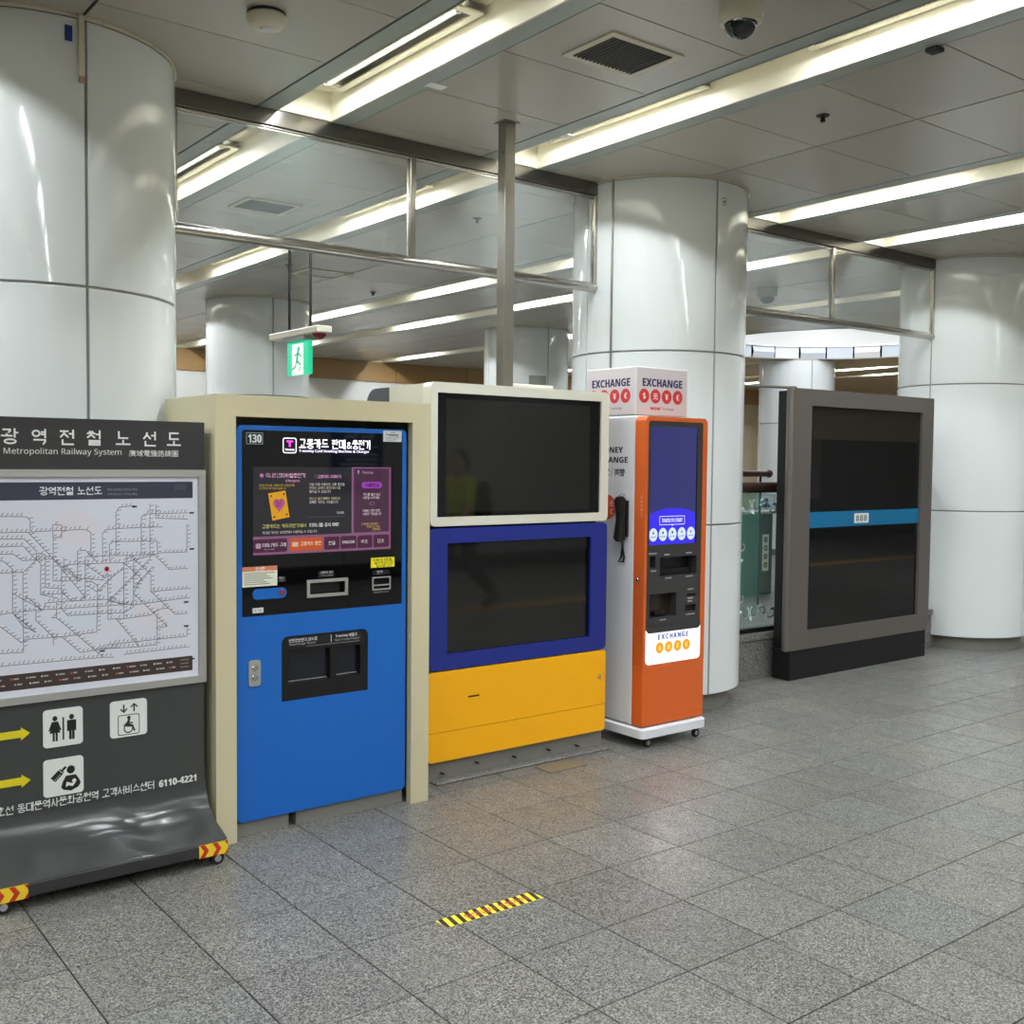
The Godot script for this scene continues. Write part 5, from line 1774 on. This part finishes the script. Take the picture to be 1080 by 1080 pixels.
func far_hall() -> void:
	# hanging exit sign
	var p := Vector3(4.2, 2.76, -8.46)
	var o := thing("exit_sign", "green lit emergency exit sign hanging on two rods", "exit sign", Vector3(4.2, 2.38, -8.46))
	for z in [-8.66, -8.26]:
		part(o, "rod", tube(ms(), [Vector3(4.2, 2.76, z), Vector3(4.2, CEIL, z)], 0.012, 8), M.black_plastic)
	part(o, "mounting_bar", box(ms(), Vector3(4.13, 2.70, -8.93), Vector3(4.27, 2.76, -8.0), 0.008), M.ivory)
	part(o, "lamp_box", box(ms(), Vector3(4.14, 2.665, -8.66), Vector3(4.26, 2.70, -8.26), 0.004), M.seam)
	var c := Cv.new(200, 160, rgb(30, 200, 150))
	var w := rgb(225, 255, 245)
	c.box(0, 0, 200, 160, rgb(24, 190, 140))
	c.box(46, 10, 154, 160, w)
	var g := rgb(16, 150, 110)
	c.ell(110, 34, 11, 11, g)
	c.line(Vector2(104, 50), Vector2(92, 92), 18, g)
	c.line(Vector2(104, 54), Vector2(132, 72), 8, g)
	c.line(Vector2(100, 56), Vector2(72, 66), 8, g)
	c.line(Vector2(92, 92), Vector2(122, 108), 10, g)
	c.line(Vector2(122, 108), Vector2(118, 138), 9, g)
	c.line(Vector2(90, 94), Vector2(76, 122), 10, g)
	c.line(Vector2(76, 122), Vector2(50, 130), 9, g)
	var face := printed(c, 0.4, 0.8)
	var plate := part(o, "sign_plate", prism(ms(), rr(-8.66, 2.375, -8.26, 2.66, 0.006), -0.02, 0.02, facing_left(4.2)), face, "green running figure pictogram")
	var l := AreaLight3D.new()
	l.name = "exit_sign_light"
	l.area_size = Vector2(0.38, 0.26)
	l.light_color = rgb(90, 255, 200)
	l.light_energy = 0.03
	l.shadow_enabled = true
	add_child(l)
	l.transform = Transform3D(Basis(Vector3.UP, PI / 2), Vector3(4.17, 2.52, -8.46))
	var dome := []
	for i in 7:
		var a := PI / 2 * i / 6.0
		dome.append(Vector2(sin(a) * 0.06, -cos(a) * 0.05))
	part(o, "red_lamp", lathe(ms(), dome, Vector3(4.2, 2.70, -8.1), 16), M.red_lens)
	# notices on the distant column
	for k in 3:
		var a := deg_to_rad([-28.0, -18.0, -18.0][k])
		var xf := Transform3D(Basis(Vector3.UP, a), Vector3(9.45, 0, -11.93))
		var y: float = [2.72, 2.72, 2.36][k]
		solo("column_notice", prism(ms(), rr(-0.07, y - 0.12, 0.07, y + 0.1), 0.601, 0.606, xf), M.seam if k < 2 else M.charcoal, ["grey notice on the distant column behind the post, leftmost of three", "grey notice on the distant column behind the post, upper right of three", "dark notice on the distant column behind the post, lowest of three"][k], "notice", "notices on the distant column")
	# ticket gate seen through the balustrade glass
	var gt := thing("ticket_gate", "dark ticket gate cabinet seen through the etched green glass", "ticket gate", Vector3(10.45, 0, -8.7))
	part(gt, "cabinet", box(ms(), Vector3(10.12, 0.02, -9.2), Vector3(10.55, 1.02, -8.6), 0.01), M.black_plastic)
	part(gt, "top_plate", box(ms(), Vector3(10.08, 1.02, -9.22), Vector3(10.84, 1.06, -8.56), 0.01), M.aluminium)
	part(gt, "post", box(ms(), Vector3(10.56, 0.0, -8.9), Vector3(10.82, 1.02, -8.6), 0.01), mat("gate_grey", rgb(66, 70, 72), 0.4))
	var c2 := Cv.new(120, 460, rgb(206, 214, 206))
	for k in 4:
		c2.ell(60, 66 + k * 106, 36, 36, rgb(60, 64, 62))
		c2.ell(60, 66 + k * 106, 20, 20, [rgb(150, 160, 150), rgb(190, 190, 180), rgb(150, 160, 150), rgb(190, 180, 60)][k])
	part(gt, "button_plate", rect(10.62, 0.3, 10.74, 0.76, -8.6, -8.594, 0.01), printed(c2), "white plate with four round buttons")
	c2 = Cv.new(300, 200, rgb(170, 205, 215))
	c2.rbox(30, 20, 270, 180, 10, rgb(205, 225, 230))
	c2.ell(150, 80, 34, 34, rgb(40, 90, 120))
	c2.loops([PackedVector2Array([Vector2(60, 170), Vector2(110, 120), Vector2(190, 120), Vector2(240, 170)])], rgb(40, 90, 120))
	part(gt, "gate_display", rect(10.5, 1.07, 10.86, 1.26, -8.62, -8.6), printed(c2, 0.3, 0.25))
	solo("guide_tile", box(ms(), Vector3(-0.3, 0, -0.15), Vector3(0.5, 0.005, 0.15), 0.002), mat("tactile", rgb(214, 190, 90), 0.6), "yellow guide tile on the floor behind the balustrade glass", "guide tile", "", Vector3(10.95, 0, -8.3))
	# rail of a second balustrade
	var r2 := thing("far_handrail", "short dark handrail end with rounded knob beyond the balustrade", "handrail", Vector3(9.6, 0, -8.0))
	part(r2, "rail", tube(ms(), [Vector3(8.6, 1.53, -8.0), Vector3(9.97, 1.53, -8.0)], 0.035, 12), M.wood_rail)
	part(r2, "knob", lathe(ms(), [Vector2(0.0, -0.05), Vector2(0.035, -0.035), Vector2(0.05, 0.0), Vector2(0.035, 0.035), Vector2(0.0, 0.05)], Vector3(9.97, 1.53, -8.0), 16), M.wood_rail)
	part(r2, "post", tube(ms(), [Vector3(9.82, 0, -8.0), Vector3(9.82, 1.5, -8.0)], 0.014, 8), M.black_plastic)
	part(r2, "pane", box(ms(), Vector3(8.7, 0.1, -8.005), Vector3(9.8, 1.42, -7.995)), M.green_glass)


# ---------------------------------------------------------------- on the floor

func floor_marks() -> void:
	# hazard tape on the tiles
	var c := Cv.new(440, 72, rgb(40, 40, 20))
	for k in 13:
		var x := -20.0 + k * 37.0
		c.loops([PackedVector2Array([Vector2(x, 72), Vector2(x + 19, 72), Vector2(x + 19 + 12, 0), Vector2(x + 12, 0)])], rgb(236, 220, 60))
	var red := rgb(190, 70, 50)
	c.hangul("촬영금지 보행주의", 104, 20, 34, 4.0, red, 1.0)
	var st := ms()
	var m := printed(c, 0.5)
	prism(st, PackedVector2Array([Vector2(-0.215, -0.036), Vector2(0.222, -0.036), Vector2(0.216, 0.02), Vector2(0.205, 0.037), Vector2(-0.222, 0.036)]), 0.0, 0.0012, Transform3D(Basis(Vector3(1, 0, 0), Vector3(0, 0, -1), Vector3(0, 1, 0)), Vector3.ZERO))
	solo("floor_tape", st, m, "strip of yellow and black hazard tape stuck on the floor", "tape", "", Vector3(2.3, 0.0, -3.078))


# ---------------------------------------------------------------- the side behind the camera, mirrored in the dark screens

func opposite_side() -> void:
	var wf := setting("trim_1")
	part(wf, "skirting_board", box(ms(), Vector3(LEFT, 0, FRONT - 0.03), Vector3(RIGHT, 0.22, FRONT), 0.003), M.black_plastic)
	for k in 8:
		part(wf, "wall_panel", box(ms(), Vector3(1.0 + k * 1.5, 0.225, FRONT - 0.02), Vector3(2.494 + k * 1.5, 2.7, FRONT), 0.002), M.grey_wall)
	part(wf, "dark_recess", box(ms(), Vector3(14.4, 0.225, FRONT - 0.03), Vector3(16.9, 2.7, FRONT), 0.003), M.black_matte)
	part(wf, "fascia_board", box(ms(), Vector3(LEFT, 2.71, FRONT - 0.05), Vector3(RIGHT, CEIL, FRONT), 0.003), M.beige_wall)
	for k in 2:
		part(wf, "door_handle", box(ms(), Vector3(8.96 + k * 0.09, 1.5, FRONT - 0.05), Vector3(8.98 + k * 0.09, 1.7, FRONT - 0.02), 0.003), M.black_plastic)
	var c := Cv.new(400, 560, rgb(60, 78, 120))
	c.hangul("안전", 60, 60, 120, 16, rgb(220, 224, 230))
	c.box(40, 240, 360, 250, rgb(220, 224, 230))
	for k in 6: c.box(40, 290 + k * 34, 340 - (k * 47) % 90, 304 + k * 34, rgb(190, 198, 212))
	solo("wall_poster", rect(-0.4, 0, 0.4, 1.1, 0, 0.01), printed(c), "blue notice poster mirrored in the upper dark screen", "poster", "", Vector3(7.2, 1.2, FRONT - 0.031)).rotation.y = PI
	c = Cv.new(400, 700, rgb(206, 206, 212))
	for k in 10: c.box(40, 60 + k * 60, 350 - (k * 61) % 110, 84 + k * 60, rgb(110, 112, 130))
	for k in 2:
		solo("wall_poster", rect(-0.45, 0, 0.45, 1.5, 0, 0.01), printed(c) if k == 0 else M.paper, ["white poster of text mirrored in the dark display board", "plain white poster mirrored in the display board"][k], "poster", "", Vector3(17.9 + k * 1.2, 0.9, FRONT - 0.011)).rotation.y = PI
	var tl := ms()
	box(tl, Vector3(LEFT, 0, -0.15), Vector3(RIGHT, 0.004, 0.15), 0.001)
	solo("guide_strip", tl, mat("tactile_tan", rgb(196, 150, 80), 0.6), "tan tactile guide strip mirrored in the dark screens", "guide strip", "", Vector3(0, 0, 0.6))


# ---------------------------------------------------------------- a passer-by, mirrored in the kiosk's screens

# bones: [from, to, radius at from, radius at to]; a smooth union of tapered capsules meshed as surface nets
func body_mesh(bones: Array, cell: float, k: float) -> SurfaceTool:
	var lo := Vector3(1e9, 1e9, 1e9)
	var hi := -lo
	for b in bones:
		for i in 2:
			var r: Vector3 = Vector3.ONE * (b[2 + i] + cell * 2)
			lo = lo.min(b[i] - r)
			hi = hi.max(b[i] + r)
	var n := Vector3i(((hi - lo) / cell).ceil()) + Vector3i.ONE
	var field := PackedFloat32Array()
	field.resize(n.x * n.y * n.z)
	field.fill(1.0)
	for b in bones:
		var a: Vector3 = b[0]
		var d: Vector3 = b[1] - b[0]
		var dd: float = maxf(d.length_squared(), 1e-9)
		var big: Vector3 = Vector3.ONE * (maxf(b[2], b[3]) + k + cell * 2)
		var i0 := Vector3i(((a.min(b[1]) - big - lo) / cell).floor()).clamp(Vector3i.ZERO, n - Vector3i.ONE)
		var i1 := Vector3i(((a.max(b[1]) + big - lo) / cell).ceil()).clamp(Vector3i.ZERO, n - Vector3i.ONE)
		for z in range(i0.z, i1.z + 1):
			for y in range(i0.y, i1.y + 1):
				for x in range(i0.x, i1.x + 1):
					var p := lo + Vector3(x, y, z) * cell - a
					var t := clampf(p.dot(d) / dd, 0.0, 1.0)
					var s: float = (p - d * t).length() - lerpf(b[2], b[3], t)
					var at := x + n.x * (y + n.y * z)
					var f := field[at]
					var h := clampf(0.5 + 0.5 * (f - s) / k, 0.0, 1.0)
					field[at] = lerpf(f, s, h) - k * h * (1.0 - h)
	var st := ms()
	var spot := {}
	var step := [1, n.x, n.x * n.y]
	for z in n.z - 1:
		for y in n.y - 1:
			for x in n.x - 1:
				var at := x + n.x * (y + n.y * z)
				var inside := 0
				for c in 8:
					if field[at + (c & 1) + (c >> 1 & 1) * step[1] + (c >> 2 & 1) * step[2]] < 0.0: inside += 1
				if inside == 0 or inside == 8: continue
				var sum := Vector3.ZERO
				var m := 0
				for c in 8:
					for ax in 3:
						if c >> ax & 1: continue
						var o := Vector3(c & 1, c >> 1 & 1, c >> 2 & 1)
						var ia: int = at + (c & 1) + (c >> 1 & 1) * step[1] + (c >> 2 & 1) * step[2]
						var fa := field[ia]
						var fb: float = field[ia + step[ax]]
						if (fa < 0.0) == (fb < 0.0): continue
						o[ax] += fa / (fa - fb)
						sum += o
						m += 1
				var g: Vector3 = Vector3(field[at + 1] - field[at], field[at + step[1]] - field[at], field[at + step[2]] - field[at]).normalized()
				spot[at] = [lo + (Vector3(x, y, z) + sum / m) * cell, g]
	for at in spot:
		for ax in 3:
			var f0: float = field[at]
			var f1: float = field[at + step[ax]]
			if (f0 < 0.0) == (f1 < 0.0): continue
			var u: int = step[(ax + 1) % 3]
			var w: int = step[(ax + 2) % 3]
			if not (spot.has(at - u) and spot.has(at - w) and spot.has(at - u - w)): continue
			var q := [spot[at], spot[at - u], spot[at - u - w], spot[at - w]]
			quad_s(st, [q[0][0], q[1][0], q[2][0], q[3][0]], [q[0][1], q[1][1], q[2][1], q[3][1]])
	return st


func passer_by() -> void:
	var at := Vector3(6.75, 0, 0.7)
	var o := thing("person", "walking person in yellow-green top and dark trousers mirrored in the kiosk screens", "person", at)
	# walks towards -x; local x forward is mirrored by -x below
	var P := func(x: float, y: float, z: float) -> Vector3: return at + Vector3(-x, y, z)
	var hip := [P.call(0, 0.93, 0.09), P.call(0, 0.93, -0.09)]
	var knee := [P.call(0.2, 0.52, 0.09), P.call(-0.06, 0.5, -0.09)]
	var foot := [P.call(0.27, 0.09, 0.09), P.call(-0.38, 0.16, -0.09)]
	var toe := [P.call(0.42, 0.035, 0.1), P.call(-0.29, 0.04, -0.1)]
	var bones := [
		[P.call(0, 0.95, 0.0), P.call(0.0, 1.2, 0), 0.13, 0.13], [P.call(0, 1.2, 0.06), P.call(0.01, 1.38, 0.09), 0.11, 0.09], [P.call(0, 1.2, -0.06), P.call(0.01, 1.38, -0.09), 0.11, 0.09],
		[P.call(0.01, 1.4, 0), P.call(0.03, 1.52, 0), 0.065, 0.055], [P.call(0.04, 1.58, 0), P.call(0.05, 1.66, 0), 0.085, 0.092], [P.call(0.13, 1.6, 0), P.call(0.145, 1.575, 0), 0.018, 0.02], [P.call(0.08, 1.55, 0), P.call(0.1, 1.53, 0), 0.05, 0.04],
		[P.call(0.04, 1.6, 0.09), P.call(0.04, 1.62, 0.095), 0.018, 0.02], [P.call(0.04, 1.6, -0.09), P.call(0.04, 1.62, -0.095), 0.018, 0.02],
	]
	for s in 2:
		var sg := 1.0 if s == 0 else -1.0
		bones.append([hip[s], knee[s], 0.095, 0.066])
		bones.append([knee[s], foot[s], 0.064, 0.044])
		bones.append([foot[s], toe[s], 0.045, 0.034])
		var sh: Vector3 = P.call(0.01, 1.4, 0.19 * sg)
		var el: Vector3 = P.call(-0.08 * sg, 1.13, 0.24 * sg)
		var wr: Vector3 = P.call(0.12 - 0.1 * sg, 0.92, 0.25 * sg)
		bones.append([sh, el, 0.058, 0.044])
		bones.append([el, wr, 0.042, 0.03])
		bones.append([wr, wr + Vector3(-0.01, -0.08, 0), 0.03, 0.032])
		for f in 4:
			var k0: Vector3 = wr + Vector3(-0.02 + 0.015 * f, -0.09, 0.004 * f)
			bones.append([k0, k0 + Vector3(-0.012, -0.04 - 0.006 * (f % 2), -0.008 * sg), 0.0095, 0.009])
			bones.append([k0 + Vector3(-0.012, -0.04 - 0.006 * (f % 2), -0.008 * sg), k0 + Vector3(-0.008, -0.075, -0.024 * sg), 0.009, 0.008])
		bones.append([wr + Vector3(-0.03, -0.03, 0), wr + Vector3(-0.05, -0.08, -0.01 * sg), 0.011, 0.009])
	part(o, "body", body_mesh(bones, 0.016, 0.03), mat("skin", rgb(196, 150, 122), 0.55))
	var shirt := [[P.call(0, 0.93, 0), P.call(0, 1.2, 0), 0.145, 0.142], [P.call(0, 1.2, 0.06), P.call(0.01, 1.38, 0.09), 0.122, 0.1], [P.call(0, 1.2, -0.06), P.call(0.01, 1.38, -0.09), 0.122, 0.1]]
	for sg in [1.0, -1.0]: shirt.append([P.call(0.01, 1.4, 0.19 * sg), P.call(-0.06 * sg, 1.2, 0.23 * sg), 0.07, 0.062])
	part(o, "shirt", body_mesh(shirt, 0.018, 0.03), mat("shirt_green", rgb(190, 196, 60), 0.8))
	var pants := [[P.call(0, 0.97, 0), P.call(0, 0.9, 0), 0.143, 0.14]]
	for s in 2:
		pants.append([hip[s], knee[s], 0.108, 0.08])
		pants.append([knee[s], foot[s].lerp(knee[s], 0.12), 0.08, 0.066])
	part(o, "trousers", body_mesh(pants, 0.018, 0.03), mat("trouser_dark", rgb(30, 31, 36), 0.8))
	part(o, "hair", body_mesh([[P.call(0.02, 1.63, 0), P.call(0.03, 1.69, 0), 0.1, 0.092], [P.call(-0.03, 1.6, 0), P.call(-0.035, 1.54, 0), 0.07, 0.05]], 0.016, 0.03), mat("hair_black", rgb(20, 18, 18), 0.5))
	for s in 2: part(o, "shoe", body_mesh([[foot[s] + Vector3(0.04, -0.03, 0), toe[s] + Vector3(-0.02, 0.012, 0), 0.052, 0.044]], 0.016, 0.02), M.black_plastic)
	var bag := thing("backpack", "dark backpack worn by the person mirrored in the kiosk screens", "backpack", at + Vector3(0.22, 1.0, 0))
	part(bag, "sack", box(ms(), at + Vector3(0.15, 1.0, -0.15), at + Vector3(0.31, 1.42, 0.15), 0.05), M.black_matte)
	part(bag, "pocket", box(ms(), at + Vector3(0.31, 1.04, -0.11), at + Vector3(0.35, 1.22, 0.11), 0.02), M.black_plastic)
